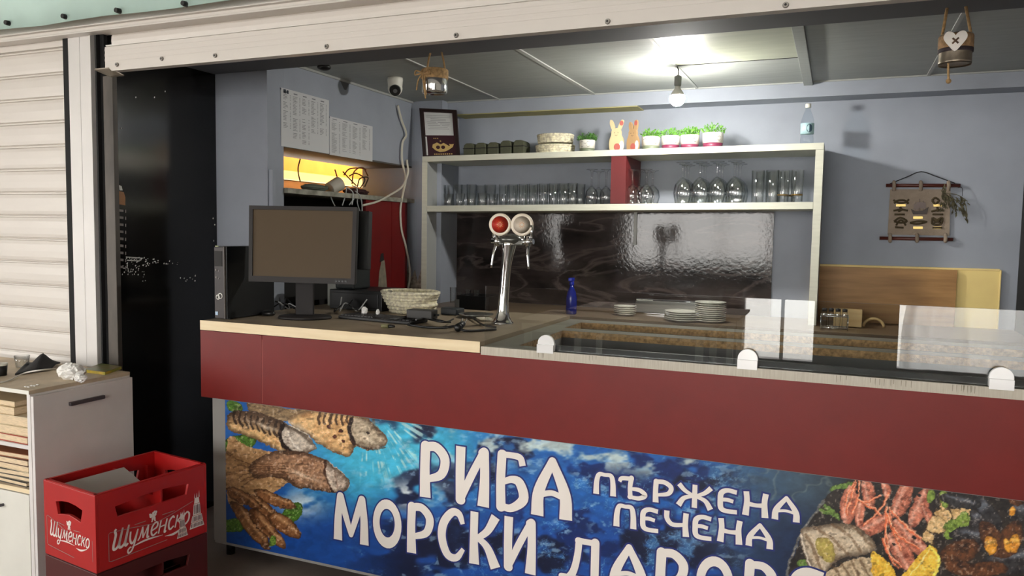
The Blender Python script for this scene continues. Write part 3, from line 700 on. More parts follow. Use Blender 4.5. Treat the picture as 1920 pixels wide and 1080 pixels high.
# mussels
for cx, cy, rx, ry, a in ((1838, 975, 18, 30, -12), (1852, 960, 14, 42, -40), (1800, 940, 40, 12, 12), (1908, 960, 14, 26, 20), (1840, 1010, 60, 22, 10), (1900, 1050, 60, 26, -8), (1985, 1010, 60, 40, 20)):
    ell(cx, cy, rx, ry, a, (54, 52, 54), (16, 16, 20), 86, .08, (130, 138, 150))
for cx, cy, rx, ry, a in ((1862, 1012, 20, 40, -32), (1896, 1010, 20, 36, 20), (1800, 1035, 40, 22, -20), (1905, 935, 16, 12, 30), (1850, 1068, 40, 14, -6), (1800, 1065, 30, 14, 10)):
    ell(cx, cy, rx, ry, a, (104, 64, 38), (40, 24, 18), 87, .1)
for cx, cy, rx, ry, a in ((1858, 1022, 11, 18, -10), (1902, 1018, 10, 17, 10), (1888, 1022, 6, 14, -10), (1898, 958, 6, 9, 10)):
    ell(cx, cy, rx, ry, a, (222, 156, 54), (176, 104, 30), 88, .1, (250, 214, 130))

U, V = U0, V0
food = (np.abs(C-SEA).max(1) > 4).astype(float)
g1 = fbm(U/4.2, V/4.2, 501, 3); g2 = fbm(U/9, V/6, 502, 4)
C = C*(1-food[:, None]+food[:, None]*(.80+.42*g1+.2*g2)[:, None])
mixc(food*sm(.60, .74, g2)*.38, (38, 24, 16)); mixc(food*sm(.64, .76, g1)*.35, (246, 232, 214))
C = np.clip(C, 0, 255)
Cl = C/255.0; Cl = np.where(Cl <= .04045, Cl/12.92, ((Cl+.055)/1.055)**2.4)
me = bpy.data.meshes.new('printed_sheet')
vco = np.stack([gx.ravel()+.8, np.zeros(NX*NZ), gz.ravel()-.08], -1).astype(np.float32)
ii = np.arange(NX*NZ).reshape(NZ, NX)
quads = np.stack([ii[:-1, :-1], ii[:-1, 1:], ii[1:, 1:], ii[1:, :-1]], -1).reshape(-1, 4).astype(np.int32)
me.vertices.add(NX*NZ); me.vertices.foreach_set('co', vco.ravel())
me.loops.add(quads.size); me.loops.foreach_set('vertex_index', quads.ravel())
me.polygons.add(len(quads)); me.polygons.foreach_set('loop_start', np.arange(0, quads.size, 4, dtype=np.int32))
me.update(calc_edges=True)
ca = me.color_attributes.new('print', 'FLOAT_COLOR', 'POINT')
ca.data.foreach_set('color', np.concatenate([Cl, np.ones((len(Cl), 1))], 1).astype(np.float32).ravel())
mPrint = bpy.data.materials.new('printed_vinyl'); mPrint.use_nodes = True
nt = mPrint.node_tree; at = nt.nodes.new('ShaderNodeAttribute'); at.attribute_name = 'print'
nt.links.new(at.outputs['Color'], nt.nodes['Principled BSDF'].inputs['Base Color']); nt.nodes['Principled BSDF'].inputs['Roughness'].default_value = .35
me.materials.append(mPrint)
o = bpy.data.objects.new('printed_sheet', me); COL.objects.link(o); o.parent = bn

# --- lettering: stroke letters in a unit box, half widths in letter heights
G = {
 'Р': [([(.17, 0), (.15, .5), (.17, .93)], [.115, .10, .10]), ([(.17, .92), (.55, .93), (.84, .74), (.72, .46), (.22, .33)], [.085, .09, .095, .085, .06])],
 'И': [([(.14, 1), (.13, .5), (.14, .06)], [.095, .09, .09]), ([(.16, .06), (.42, .45), (.80, .93)], [.06, .075, .07]), ([(.84, .95), (.86, .5), (.83, 0)], [.09, .09, .115])],
 'Б': [([(.82, .80), (.74, .93), (.5, .955), (.2, .95)], [.06, .06, .055, .055]), ([(.18, .95), (.15, .5), (.17, .05)], [.085, .085, .09]), ([(.17, .06), (.5, .055), (.86, .24), (.74, .50), (.5, .545), (.22, .48)], [.065, .07, .09, .085, .065, .05])],
 'А': [([(.11, 0), (.15, .42), (.5, .94)], [.115, .10, .07]), ([(.89, 0), (.85, .42), (.5, .94)], [.115, .10, .07]), ([(.2, .36), (.5, .41), (.8, .36)], [.05, .05, .05])],
 'М': [([(.10, 0), (.11, .5), (.17, .93)], [.115, .095, .085]), ([(.18, .93), (.33, .55), (.5, .16)], [.085, .08, .06]), ([(.5, .16), (.66, .55), (.82, .93)], [.06, .08, .085]), ([(.83, .93), (.89, .5), (.9, 0)], [.085, .095, .115])],
 'С': [([(.9, .74), (.76, .92), (.5, .93), (.2, .7), (.14, .4), (.35, .1), (.68, .07), (.93, .26)], [.05, .075, .085, .095, .095, .09, .075, .045])],
 'К': [([(.15, 1), (.14, .5), (.16, 0)], [.09, .09, .115]), ([(.86, .97), (.6, .68), (.26, .5)], [.10, .08, .06]), ([(.26, .52), (.6, .36), (.88, 0)], [.06, .085, .115])],
 'Д': [([(.12, .04), (.30, .26), (.40, .6), (.44, .93)], [.09, .08, .075, .075]), ([(.42, .93), (.86, .93)], [.065, .065]), ([(.86, .95), (.86, .06)], [.09, .09]), ([(0, .12), (1, .12)], [.07, .07]), ([(.06, -.14), (.06, .12)], [.07, .07]), ([(.94, -.14), (.94, .12)], [.07, .07])],
 'В': [([(.16, 0), (.15, .5), (.17, .95)], [.10, .09, .09]), ([(.17, .93), (.55, .93), (.78, .75), (.55, .54), (.2, .5)], [.07, .08, .09, .06, .05]), ([(.2, .5), (.6, .5), (.86, .27), (.6, .06), (.17, .06)], [.05, .06, .095, .075, .06])],
 'Е': [([(.88, .90), (.45, .94), (.18, .8), (.14, .5), (.18, .16), (.42, .06), (.92, .07)], [.085, .085, .10, .10, .10, .085, .08]), ([(.2, .52), (.45, .54), (.74, .5)], [.07, .075, .07])],
 'П': [([(.13, 0), (.14, .55), (.24, .90), (.5, .92), (.78, .90), (.87, .55), (.89, 0)], [.12, .105, .09, .075, .09, .105, .12])],
 'Ъ': [([(.03, .70), (.1, .86), (.42, .90)], [.07, .085, .085]), ([(.42, .93), (.38, .5), (.40, .08)], [.10, .09, .09]), ([(.38, .08), (.68, .07), (.88, .24), (.70, .44), (.42, .45)], [.075, .085, .095, .085, .07])],
 'Ж': [([(.5, 1), (.5, 0)], [.09, .10]), ([(.08, .95), (.24, .70), (.46, .52)], [.095, .08, .06]), ([(.46, .5), (.22, .36), (.08, .02)], [.06, .085, .11]), ([(.92, .95), (.76, .70), (.54, .52)], [.095, .08, .06]), ([(.54, .5), (.78, .36), (.92, .02)], [.06, .085, .11])],
 'Н': [([(.13, 1), (.17, .6), (.13, 0)], [.10, .10, .12]), ([(.87, 1), (.83, .6), (.87, 0)], [.10, .10, .12]), ([(.18, .5), (.5, .47), (.82, .5)], [.09, .075, .09])],
 'Ч': [([(.12, 1), (.14, .66), (.36, .44), (.84, .50)], [.10, .095, .085, .07]), ([(.86, 1), (.84, .5), (.88, 0)], [.10, .10, .12])],
}
def letter(ch, x0, x1, zb, zt, hw=1.0):
    w, h = x1-x0, zt-zb; o = thing_letter = None
    for pas, (mat_, dy, grow) in enumerate(((mNavy, .0010, .0062), (mLetter, .0018, 0))):
        mb = MB()
        lay = [0]
        def mp(a, b2): return Vector((a, YB_-dy-lay[0]*.00006, b2))
        if ch == 'О':
            def oval(k): return [(x0+w*(.5+k*.40*math.cos(a)), zb+h*(.5+k*.46*math.sin(a)*(1+.06*math.sin(a)))) for a in [2*math.pi*i/30 for i in range(30)]]
            a0 = [(x0+w/2+(w*.47+grow)*math.cos(t_), zb+h/2+(h*.5+grow)*math.sin(t_)*(1 if math.sin(t_) > 0 else .98)) for t_ in [2*math.pi*i/32 for i in range(32)]]
            a1 = [(x0+w/2+(w*.25-grow)*math.cos(t_), zb+h*.52+(h*.29-grow)*math.sin(t_)) for t_ in [2*math.pi*i/32 for i in range(32)]]
            mb.sheet([a0, a1], mp)
        else:
            for pts, ws in G[ch]:
                P = [(x0+a*w, zb+b2*h) for a, b2 in pts]; W_ = [q*h*hw+grow for q in ws]
                lay[0] += 1; mb.ribbon(P, W_, mp, ext=grow)
            ends = [(k, pts[e], ws[e]) for k, (pts, ws) in enumerate(G[ch]) for e in (0, -1)]
            for i, (k, p, q) in enumerate(ends):                      # round the joints where two strokes meet
                near = [q2 for k2, p2, q2 in ends if k2 != k and math.hypot(p[0]-p2[0], p[1]-p2[1]) < .09]
                if near: lay[0] += 1; mb.disc((x0+p[0]*w, zb+p[1]*h), max([q]+near)*h*hw+grow, mp, 20)
        ob = mb.build('letter_outline' if pas == 0 else 'letter', mat_, bn if pas == 0 else ob0, fix=False)
        if pas == 0: ob0 = ob
def word(chars, spans, l, r, hw=1.0):
    """l, r: (px, py_top, py_bottom) at the word's two ends; spans: px extents of its letters"""
    xl, xr = at_y(l[0], (l[1]+l[2])/2, YB_).x, at_y(r[0], (r[1]+r[2])/2, YB_).x
    tl, tr = at_y(l[0], l[1], YB_).z, at_y(r[0], r[1], YB_).z; bl, brr = at_y(l[0], l[2], YB_).z, at_y(r[0], r[2], YB_).z
    for ch, (a, b2) in zip(chars, spans):
        f = ((a+b2)/2-l[0])/(r[0]-l[0]); ym = (l[1]+l[2])/2*(1-f)+(r[1]+r[2])/2*f
        letter(ch, at_y(a, ym, YB_).x, at_y(b2, ym, YB_).x, bl*(1-f)+brr*f, tl*(1-f)+tr*f, hw)
word('РИБА', [(789, 843), (855, 918), (930, 991), (1001, 1070)], (790, 828, 931), (1070, 862, 976), .96)
word('МОРСКИ', [(628, 690), (698, 755), (764, 814), (822, 873), (881, 937), (945, 1006)], (628, 922, 1011), (1006, 976, 1078), .9)
word('ДАРОВЕ', [(1054, 1126), (1145, 1213), (1229, 1291), (1303, 1378), (1393, 1462), (1480, 1550)], (1054, 1003, 1091), (1550, 1071, 1176), .96)
word('ПЪРЖЕНА', [(1113, 1155), (1160, 1217), (1223, 1265), (1267, 1339), (1345, 1386), (1392, 1442), (1448, 1500)], (1113, 884, 925), (1500, 934, 980), 1.12)
word('ПЕЧЕНА', [(1151, 1193), (1200, 1238), (1244, 1293), (1298, 1338), (1345, 1393), (1399, 1450)], (1151, 943, 986), (1450, 985, 1030), 1.12)

# ================================================================= white cabinet, lower left
XC = -2.963; YC = 2.078; YCB = 2.555
cb = thing('cabinet', 'white cabinet with open book shelves in front of the closed shutter', 'cabinet', (-3.4, 2.3, 0))
mCabTop = M('cabinet_top_beige', (196, 178, 152), .55, var=.1, vs=12)
mCabW = M('cabinet_white', (220, 215, 212), .5, var=.03)
XCL = -3.95
MB().box(XC-.022, XC-.002, YC, YCB, .06, .866).build('side_panel', mCabW, cb, bevel=.001)
MB().box(XCL, XCL+.02, YC, YCB, .06, .866).build('side_panel', mCabW, cb, bevel=.001)
MB().box(XC-.002, XC+.014, YC+.002, YCB, .08, .858).build('side_door', mCabW, cb, bevel=.0015)
MB().box(XCL, XC-.001, YC-.004, YCB, .866, .882).build('top', mCabTop, cb, bevel=.001)
MB().box(XCL, XC-.001, YC-.0055, YC-.004, .866, .882).build('front_edging', mWhite, cb)
MB().box(XCL+.02, XC-.022, YCB-.012, YCB, .06, .866).build('back_panel', mCabW, cb)
MB().box(XCL+.02, XC-.022, YC+.004, YCB-.012, .636, .652).build('shelf', mCabW, cb)
MB().box(XCL+.02, XC-.022, YC+.004, YCB-.012, .452, .470).build('shelf', mCabTop, cb)
MB().box(XCL+.02, XC-.022, YC+.0025, YC+.004, .452, .470).build('shelf_edging', mEdge, cb)
dd = MB().box(XCL+.02, XC-.024, YC-.001, YC+.016, .07, .448).build('front_door', mWhite, cb, bevel=.001)
mHandle = M('dark_grey_handle', (84, 80, 84), .4, metal=.5)
p0 = at_x(130, 754, XC+.02); p1 = at_x(195, 743, XC+.02)
MB().box(XC+.014, XC+.030, p0.y, p1.y, .790, .806).build('handle', mHandle, cb, bevel=.003)
MB().tube([(-3.145, YC-.001, .386), (-3.150, YC-.018, .386), (-3.20, YC-.020, .386), (-3.25, YC-.018, .386), (-3.255, YC-.001, .386)], .006, 8).build('handle', mHandle, cb)
MB().box(XCL+.02, XC-.03, YC+.02, YC+.03, 0, .06).build('plinth', mDark, cb)
MB().box(XCL+.02, XC-.03, YCB-.03, YCB-.02, 0, .06).build('plinth', mDark, cb)
# books lying on its two open shelves
bcols = [((186, 160, 120), 'tan'), ((150, 92, 60), 'rust brown'), ((206, 190, 160), 'cream'), ((92, 58, 40), 'dark brown'), ((196, 176, 140), 'beige'), ((60, 56, 54), 'charcoal'), ((170, 60, 44), 'brick red'), ((120, 112, 96), 'olive grey')]
def book(x0, x1, y0, y1, z0, h, ci, label, grp, rot=0.0):
    c = bcols[ci][0]; o = thing('book', label, 'book', ((x0+x1)/2, (y0+y1)/2, z0), rot, grp)
    w, d = x1-x0, y1-y0; mc = M('book_cover', c, .6)
    MB().box(-w/2, w/2, -d/2, d/2, 0, .0025).box(-w/2, w/2, -d/2, d/2, h-.0025, h).box(-w/2, -w/2+.003, -d/2, d/2, 0, h).build('cover', mc, o, world=False)
    MB().box(-w/2+.003, w/2-.004, -d/2+.003, d/2-.003, .0026, h-.0026).build('pages', mBook, o, world=False)
gU, gL = 'books on the upper cabinet shelf', 'books on the lower cabinet shelf'
z = .653
for k, (x1, h, ci) in enumerate(((-3.0, .030, 6), (-3.006, .036, 4), (-2.998, .040, 2), (-3.09, .034, 0), (-3.10, .022, 4))):
    nm = ['bottom', 'second from bottom', 'third from bottom', 'fourth from bottom', 'topmost'][k]
    book(x1-.26-.01*k, x1, YC+.012+.004*k, YC+.19, z, h, ci, '%s book with pale pages lying %s in the upper shelf stack' % (bcols[ci][1], nm), gU, .03*(k % 3-1)); z += h+.0005
book(-3.16, -2.995, YC+.2, YC+.36, .653, .15, 0, 'thick tan book block standing behind the upper shelf stack', gU)
z = .471
for k, (x1, h, ci) in enumerate(((-3.02, .018, 5), (-3.012, .018, 7), (-3.016, .022, 5), (-3.012, .024, 2), (-3.02, .026, 3), (-3.03, .02, 1))):
    nm = ['bottom', 'second from bottom', 'third from bottom', 'fourth from bottom', 'fifth from bottom', 'topmost'][k]
    book(x1-.26, x1, YC+.02+.004*(k % 2), YC+.2, z, h, ci, '%s book lying %s in the lower shelf stack' % (bcols[ci][1], nm), gL, .04*(k % 3-1)); z += h+.0005
# on the cabinet top
ZC = .882
cl = MB(); n = 16
def cloth_h(a, b2): return ZC+.004+.06*max(0, 1-abs(a-.62)*2.2)*max(0, 1-abs(b2-.55)*1.6)+.012*math.sin(a*9+b2*5)*(a*(1-a))*4*(b2*(1-b2))
c00, c10, c11, c01 = at_z(28, 705, ZC), at_z(95, 695, ZC), at_z(113, 684, ZC), at_z(50, 683, ZC)
vs = []
for i in range(n+1):
    for j in range(n+1):
        a, b2 = i/n, j/n; q = (c00*(1-a)+c10*a)*(1-b2)+(c01*(1-a)+c11*a)*b2; vs.append((q.x, q.y, cloth_h(a, b2)))
cl.add(vs, [(i*(n+1)+j, (i+1)*(n+1)+j, (i+1)*(n+1)+j+1, i*(n+1)+j+1) for i in range(n) for j in range(n)], 0, True)
ob = cl.build('folded_cloth', M('black_cloth', (26, 24, 26), .8, bump=.2, bs=60), fix=False)
md = ob.modifiers.new('thick', 'SOLIDIFY'); md.thickness = .006; md.offset = 1
tag(ob, 'black cloth bunched into a peak on the white cabinet top', 'cloth')
def crumple(c, r, sx, sy, sz, seed, amp=.28, n=20, k=12):
    mb = MB(); mb.ball(c, r, sx, sy, sz, n, k); rr = random.Random(seed)
    ks = [(Vector((rr.uniform(-1, 1), rr.uniform(-1, 1), rr.uniform(-1, 1)))*rr.uniform(1.5, 5)/r, rr.uniform(0, 6)) for _ in range(8)]
    for i, v in enumerate(mb.v):
        d = v-Vector(c); s_ = sum(abs(math.sin(d.dot(kv)+ph)) for kv, ph in ks)/8; mb.v[i] = Vector(c)+d*(1-amp+amp*1.5*s_)
    mb.sm = [False]*len(mb.f)
    for i in range(len(mb.v)): mb.v[i] = mb.v[i]+Vector((rr.uniform(-1, 1), rr.uniform(-1, 1), rr.uniform(-.6, .6)))*r*.11
    return mb
mTissue = M('tissue', (236, 234, 230), .9)
p = at_z(126, 712, ZC); mb = crumple((p.x, p.y+.02, ZC+.034), .06, 1.05, .7, .62, 4)
mb2 = crumple((at_z(150, 716, ZC).x, p.y-.005, ZC+.016), .028, 1.1, .8, .62, 9); mb.add(mb2.v, mb2.f)
tag(mb.build('crumpled_tissue', mTissue, fix=False), 'crumpled white paper tissue on the right of the white cabinet top', 'tissue')
bk = thing('booklet', 'thin yellow and green booklet at the back corner of the cabinet top', 'booklet', (-3.09, 2.47, ZC))
q = [at_z(158, 698, ZC), at_z(197, 703, ZC), at_z(228, 692, ZC), at_z(190, 686, ZC)]
mb = MB(); mb.add([(v.x, v.y, ZC+.012) for v in q]+[(v.x, v.y, ZC+.0132) for v in q], [(0, 1, 2, 3), (4, 5, 6, 7), (0, 1, 5, 4), (1, 2, 6, 5), (2, 3, 7, 6), (3, 0, 4, 7)])
mb.build('cover', M('brown_green_cover', (120, 92, 60), .4, vs=14, col2=(96, 120, 60)), bk)
mb = MB(); mb.add([(v.x, v.y, ZC) for v in q]+[(v.x, v.y, ZC+.012) for v in q], [(0, 1, 2, 3), (4, 5, 6, 7), (0, 1, 5, 4), (1, 2, 6, 5), (2, 3, 7, 6), (3, 0, 4, 7)])
mb.build('pages', M('yellow_pages', (222, 190, 50), .5, vs=20, col2=(140, 150, 50), stretch=(1, 1, 1)), bk)
cbp = [at_z(-20, 720, ZC+.004), at_z(15, 714, ZC+.004), at_z(45, 700, ZC+.012), at_z(75, 694, ZC+.03), at_z(108, 691, ZC+.02)]
tag(MB().tube(cbp, .0035, 8).build('white_cable', M('white_cable', (214, 210, 204), .5)), 'white cable trailing across the front of the cabinet top', 'cable')
cup = thing('cup', 'black cup with a white rim at the left edge of the cabinet top', 'cup', (at_z(2, 704, ZC).x, at_z(2, 704, ZC).y, ZC))
MB().lathe([(.022, 0), (.026, .045)], 20).build('body', mBlack, cup, world=False)
MB().lathe([(.0265, .045), (.027, .055), (.025, .055), (.024, .046)], 20).build('rim', mWhite, cup, world=False)
tag(MB().lathe([(.026, 0), (.033, .055), (.032, .055), (.025, .004), (0, .004)], 24, at_z(30, 690, ZC)+Vector((0, .03, 0))).build('tumbler', mGlass), 'small clear glass tumbler behind the black cloth on the cabinet', 'tumbler')
mb = MB(); rr = random.Random(8)
for k in range(5):
    p = at_z(48+k*5.5, 727-k*.9+rr.uniform(-1, 1), ZC); m2 = crumple((p.x, p.y, ZC+.003), .006, 1.2, .8, .5, k, n=8, k=5); mb.add(m2.v, m2.f)
tag(mb.build('tissue_scraps', mTissue, fix=False), 'tiny white torn tissue scraps at the front edge of the cabinet top', 'scraps', kind='stuff')

# ================================================================= beer crates
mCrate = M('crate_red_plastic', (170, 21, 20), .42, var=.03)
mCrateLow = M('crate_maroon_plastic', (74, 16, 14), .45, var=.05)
mPrintW = M('crate_white_print', (226, 214, 206), .5)
mPrintG = M('crate_grey_print', (150, 130, 124), .5)
# script letters (italic hand) in units of x-height
SL = {
 'Ш': [([(.10, 1.45), (.02, 1.3), (.12, 1.0), (.05, .3), (.12, .02), (.34, .08), (.48, .4), (.60, 1.4)], .10), ([(.60, 1.4), (.48, .4), (.55, .03), (.78, .08), (.94, .4), (1.06, 1.45)], .10), ([(1.06, 1.45), (.94, .4), (1.0, .02), (1.18, .12)], .10)],
 'у': [([(.05, .9), (.08, .35), (.24, .02), (.45, .2), (.62, .92)], .085), ([(.62, .92), (.50, .1), (.34, -.48), (.10, -.62), (.02, -.40), (.2, -.2)], .07)],
 'м': [([(.0, .05), (.14, .3), (.26, .95)], .06), ([(.26, .95), (.40, .12)], .09), ([(.40, .12), (.72, .95)], .06), ([(.72, .95), (.74, .1), (.9, .08)], .09)],
 'е': [([(.1, .42), (.46, .56), (.52, .82), (.34, .95), (.10, .72), (.06, .3), (.24, .03), (.56, .2)], .075)],
 'н': [([(.16, .95), (.06, .02)], .085), ([(.66, .95), (.56, .02), (.7, .05)], .085), ([(.1, .46), (.36, .50), (.62, .50)], .055)],
 'с': [([(.5, .8), (.36, .95), (.12, .72), (.08, .3), (.24, .03), (.52, .2)], .08)],
 'к': [([(.18, .95), (.08, .02)], .085), ([(.6, .95), (.36, .6), (.14, .48)], .065), ([(.2, .5), (.42, .36), (.56, .02)], .08)],
 'о': [([(.34, .95), (.10, .70), (.10, .25), (.30, .03), (.54, .28), (.54, .72), (.34, .95)], .08)],
}
ADV = {'Ш': 1.22, 'у': .72, 'м': .98, 'е': .62, 'н': .80, 'с': .58, 'к': .68, 'о': .66}
def script_word(mb, txt, ox, oy, s, slope, mp, swash=True):
    x = 0; tot = sum(ADV[c] for c in txt)
    def T(a, b2): a2 = a+b2*.16; return (ox+a2*s, oy+b2*s+slope*(a2*s))
    for c in txt:
        for pts, w in SL[c]:
            P = [T(x+a, b2) for a, b2 in pts]; n = len(P); mb.ribbon(P, [w*s*(.75 if i in (0, n-1) else 1.0)*.9 for i in range(n)], mp, 0, 5)
        x += ADV[c]
    if swash:
        mb.ribbon([T(1.4, -.28), (T(2.6, -.12)), T(4.0, -.2)], [.015*s, .07*s, .01*s], mp); mb.ribbon([T(4.2, -.36), T(5.0, -.42), T(5.9, -.1)], [.01*s, .09*s, .015*s], mp)
def lion(mb, cx, cy, s, mp):
    blobs = [(-.5, .45, .36, .42), (.0, .85, .28, .3), (.32, 1.1, .26, .22), (.5, .55, .22, .36), (.12, .25, .34, .4), (-.15, -.25, .24, .36), (.3, -.3, .2, .36), (-.3, -.72, .18, .18), (.38, -.75, .2, .16), (-.72, .8, .2, .2), (.72, .95, .15, .26)]
    for x, y, a, b2 in blobs: mb.disc((cx+x*s, cy+y*s), a*s, mp, 12, 0, b2*s)
def crate(name, label, mt, loc, rz, printed, with_board):
    L_, W_, Hh = .470, .336, .287; th = .012
    o = thing(name, label, 'crate', loc, rz, 'stacked drinks crates')
    x0, x1, y0, y1 = -W_/2, W_/2, -L_/2, L_/2
    def hole(c, hw, z0, z1, arch):
        return [(c-hw*.86, z0), (c-hw*.4, z0+arch*.6), (c, z0+arch), (c+hw*.4, z0+arch*.6), (c+hw*.86, z0), (c+hw, z1), (c+hw*.5, z1+arch*.8), (c, z1+arch*1.1), (c-hw*.5, z1+arch*.8), (c-hw, z1)]
    # front short side faces -y, long side faces +x (local)
    def wall(nm, a0, a1, mp, hl, dep=th):
        MB().plate([[(a0, 0), (a1, 0), (a1, Hh), (a0, Hh)], hl], dep, mp).build(nm, mt, o, world=False, bevel=.0015)
    hs = hole(0, .086, .172, .218, .012)
    hl = [(-.150, .184), (.140, .184), (.150, .226), (.05, .236), (-.05, .236), (-.160, .226)]
    wall('end_wall', x0, x1, lambda a, b2, d: Vector((a, y0+d, b2)), hs)
    wall('end_wall', x0, x1, lambda a, b2, d: Vector((a, y1-d, b2)), hs)
    wall('side_wall', y0+th, y1-th, lambda a, b2, d: Vector((x1-d, a, b2)), hl)
    wall('side_wall', y0+th, y1-th, lambda a, b2, d: Vector((x0+d, a, b2)), hl)
    MB().box(x0+th, x1-th, y0+th, y1-th, .004, .012).build('base', mt, o, world=False)
    rim = MB()
    for a in (x0+.004, x1-.016): rim.box(a, a+.012, y0+.002, y1-.002, Hh-.001, Hh+.003)
    for b2 in (y0+.004, y1-.016): rim.box(x0+.002, x1-.002, b2, b2+.012, Hh-.001, Hh+.003)
    rim.build('rim', mt, o, world=False)
    dv = MB()
    dv.box(x0+th, x1-th, .035, .041, .012, .20); dv.box(-.003, .003, y0+th, y1-th, .012, .12)
    for x in (x0+th, x1-th-.05): dv.box(x, x+.05, .034, .042, .20, .262)
    for y in (y0+.06, y1-.06): dv.box(x0+th, x0+th+.02, y, y+.005, .012, .24); dv.box(x1-th-.02, x1-th, y, y+.005, .012, .24)
    dv.build('divider', mt, o, world=False)
    if printed:
        e = .0012
        mpF = lambda a, b2: Vector((a, y0-e, b2)); mpS = lambda a, b2: Vector((x1+e, a, b2))
        mb = MB(); script_word(mb, 'Шуменско', -.128, .083, .041, .0, mpF); lion(mb, 0, .142, .017, mpF); mb.build('brand_print', mPrintW, o, world=False, fix=False)
        mb = MB()
        for P in ([(-.142, .155), (-.148, .15), (-.148, .045), (-.14, .04), (.03, .028)], [(-.142, .155), (-.07, .135), (.03, .10), (.105, .118)], [(-.075, .142), (-.03, .138)], [(.03, .132), (.072, .134)], [(.148, .118), (.148, .04)]):
            mb.ribbon(P, [.0011]*len(P), mpF, 0, 0)
        mb.build('print_line', mPrintG, o, world=False, fix=False)
        mb = MB(); script_word(mb, 'Шуменско', -.175, .066, .052, .0, mpS); lion(mb, -.008, .138, .019, mpS); mb.build('brand_print', mPrintW, o, world=False, fix=False)
        mb = MB()
        for P in ([(-.182, .135), (-.188, .13), (-.188, .03), (-.18, .026), (.05, .030)], [(-.182, .135), (-.09, .125), (0, .112), (.08, .128), (.17, .150)], [(-.085, .134), (-.04, .134)], [(.03, .136), (.085, .136)]):
            mb.ribbon(P, [.0012]*len(P), mpS, 0, 0)
        mb.build('print_line', mPrintG, o, world=False, fix=False)
        # two monument towers
        for nm, a, b2, s in (('tower_print', .118, .018, .060), ('tower_print', .186, .036, .082)):
            mb = MB()
            for w, za, zb in ((.42, 0, .28), (.34, .3, .62), (.22, .64, 1.2), (.15, 1.22, 1.5)):
                mb.sheet([[(a-w*s, b2+za*s), (a+w*s, b2+za*s), (a+w*s*.8, b2+zb*s), (a-w*s*.8, b2+zb*s)]], mpS)
            for q in (-.12, 0, .13): mb.sheet([[(a+q*s-.002, b2+1.5*s), (a+q*s+.003, b2+1.5*s), (a+q*s+.001, b2+(1.75+.1*(q > 0))*s)]], mpS)
            ob = mb.build(nm, mPrintW, o, world=False, fix=False)
            mb = MB(); mpS2 = lambda p_, q_: Vector((x1+e*1.6, p_, q_))
            for w, za, zb, n in ((.36, .06, .24, 9), (.27, .34, .58, 7), (.17, .7, 1.15, 4)):
                for k in range(n):
                    c = a+(-w+2*w*(k+.5)/n)*s; mb.sheet([[(c-w*s/n*.55, b2+za*s), (c+w*s/n*.55, b2+za*s), (c+w*s/n*.5, b2+zb*s), (c-w*s/n*.5, b2+zb*s)]], mpS2)
            mb.build('tower_line', M('tower_shade', (96, 60, 58), .5), ob, world=False, fix=False)
    return o
cc = Vector((-2.546, 2.176, 0)); rz = -math.atan2(.065, .466)
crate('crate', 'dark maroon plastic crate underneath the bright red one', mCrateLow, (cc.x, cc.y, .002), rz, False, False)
crate('crate', 'bright red plastic beer crate with white script print on top of the stack', mCrate, (cc.x, cc.y, .2935), rz, True, True)
mb = MB(); Rz = Matrix.Rotation(rz, 4, 'Z'); Tl = Matrix.Translation((cc.x, cc.y, .2935)) @ Rz @ Matrix.Translation((-.03, -.07, .232)) @ Matrix.Rotation(math.radians(24), 4, 'Y')
pr = [(-.085, -.12), (.085, -.12), (.085, .11), (.05, .13), (-.085, .12)]
vs = [Tl @ Vector((a, b2, 0)) for a, b2 in pr]+[Tl @ Vector((a, b2, .008)) for a, b2 in pr]
mb.add(vs, [(0, 1, 2, 3, 4), (9, 8, 7, 6, 5)]+[(i, (i+1) % 5, (i+1) % 5+5, i+5) for i in range(5)])
tag(mb.build('grey_board', M('grey_card', (162, 158, 154), .6), bevel=.001), 'loose grey board lying tilted inside the red crate', 'board')

# ================================================================= things on the brown worktop
ZW = 1.121
def on(px, py, z=ZW): return at_z(px, py, z)
# computer tower
pc = thing('computer_tower', 'slim black desktop computer tower standing at the left end of the bar', 'computer', (-2.62, 2.95, ZW))
MB().box(-2.662, -2.592, 2.775, 3.10, ZW+.004, 1.462).build('case', M('pc_black', (13, 15, 17), .4), pc, bevel=.002)
mPcF = M('pc_front_brown', (38, 28, 27), .5)
MB().box(-2.660, -2.603, 2.767, 2.776, ZW+.006, 1.458).build('front_panel', mPcF, pc, bevel=.002)
MB().box(-2.602, -2.598, 2.765, 2.776, ZW+.006, 1.460).build('edge_trim', M('dull_trim', (96, 90, 86), .6), pc)
for z, c in ((1.352, mPcF), (1.318, mPcF)):
    MB().cyl((-2.648, 2.768, z), (-2.648, 2.764, z), .005, .004, 12).build('port_ring', M('dull_ring', (130, 124, 120), .5), pc)
for z in (1.31, 1.345): MB().box(-2.635, -2.628, 2.765, 2.768, z, z+.006).build('button', M('dull_button', (100, 92, 90), .5), pc)
MB().box(-2.656, -2.612, 2.7655, 2.768, 1.37, 1.44).build('drive_flap', mDark, pc, bevel=.001)
mb = MB()
for x, z, r in ((-2.6375, 1.226, .010), (-2.624, 1.232, .012)):
    mb.tube([(x+r*math.cos(a), 2.7655, z+r*math.sin(a)) for a in [2*math.pi*i/14 for i in range(14)]], .0024, 6, 0, 0, True)
mb.build('loop_emblem', M('pale_emblem', (222, 220, 214), .4), pc)
MB().box(-2.655, -2.640, 2.7655, 2.768, 1.142, 1.158).build('sticker', M('pale_blue_sticker', (170, 196, 222), .4), pc)
MB().box(-2.652, -2.636, 2.766, 2.772, 1.4605, 1.464).build('top_lamp', M('green_lamp', (150, 160, 90), .4), pc)
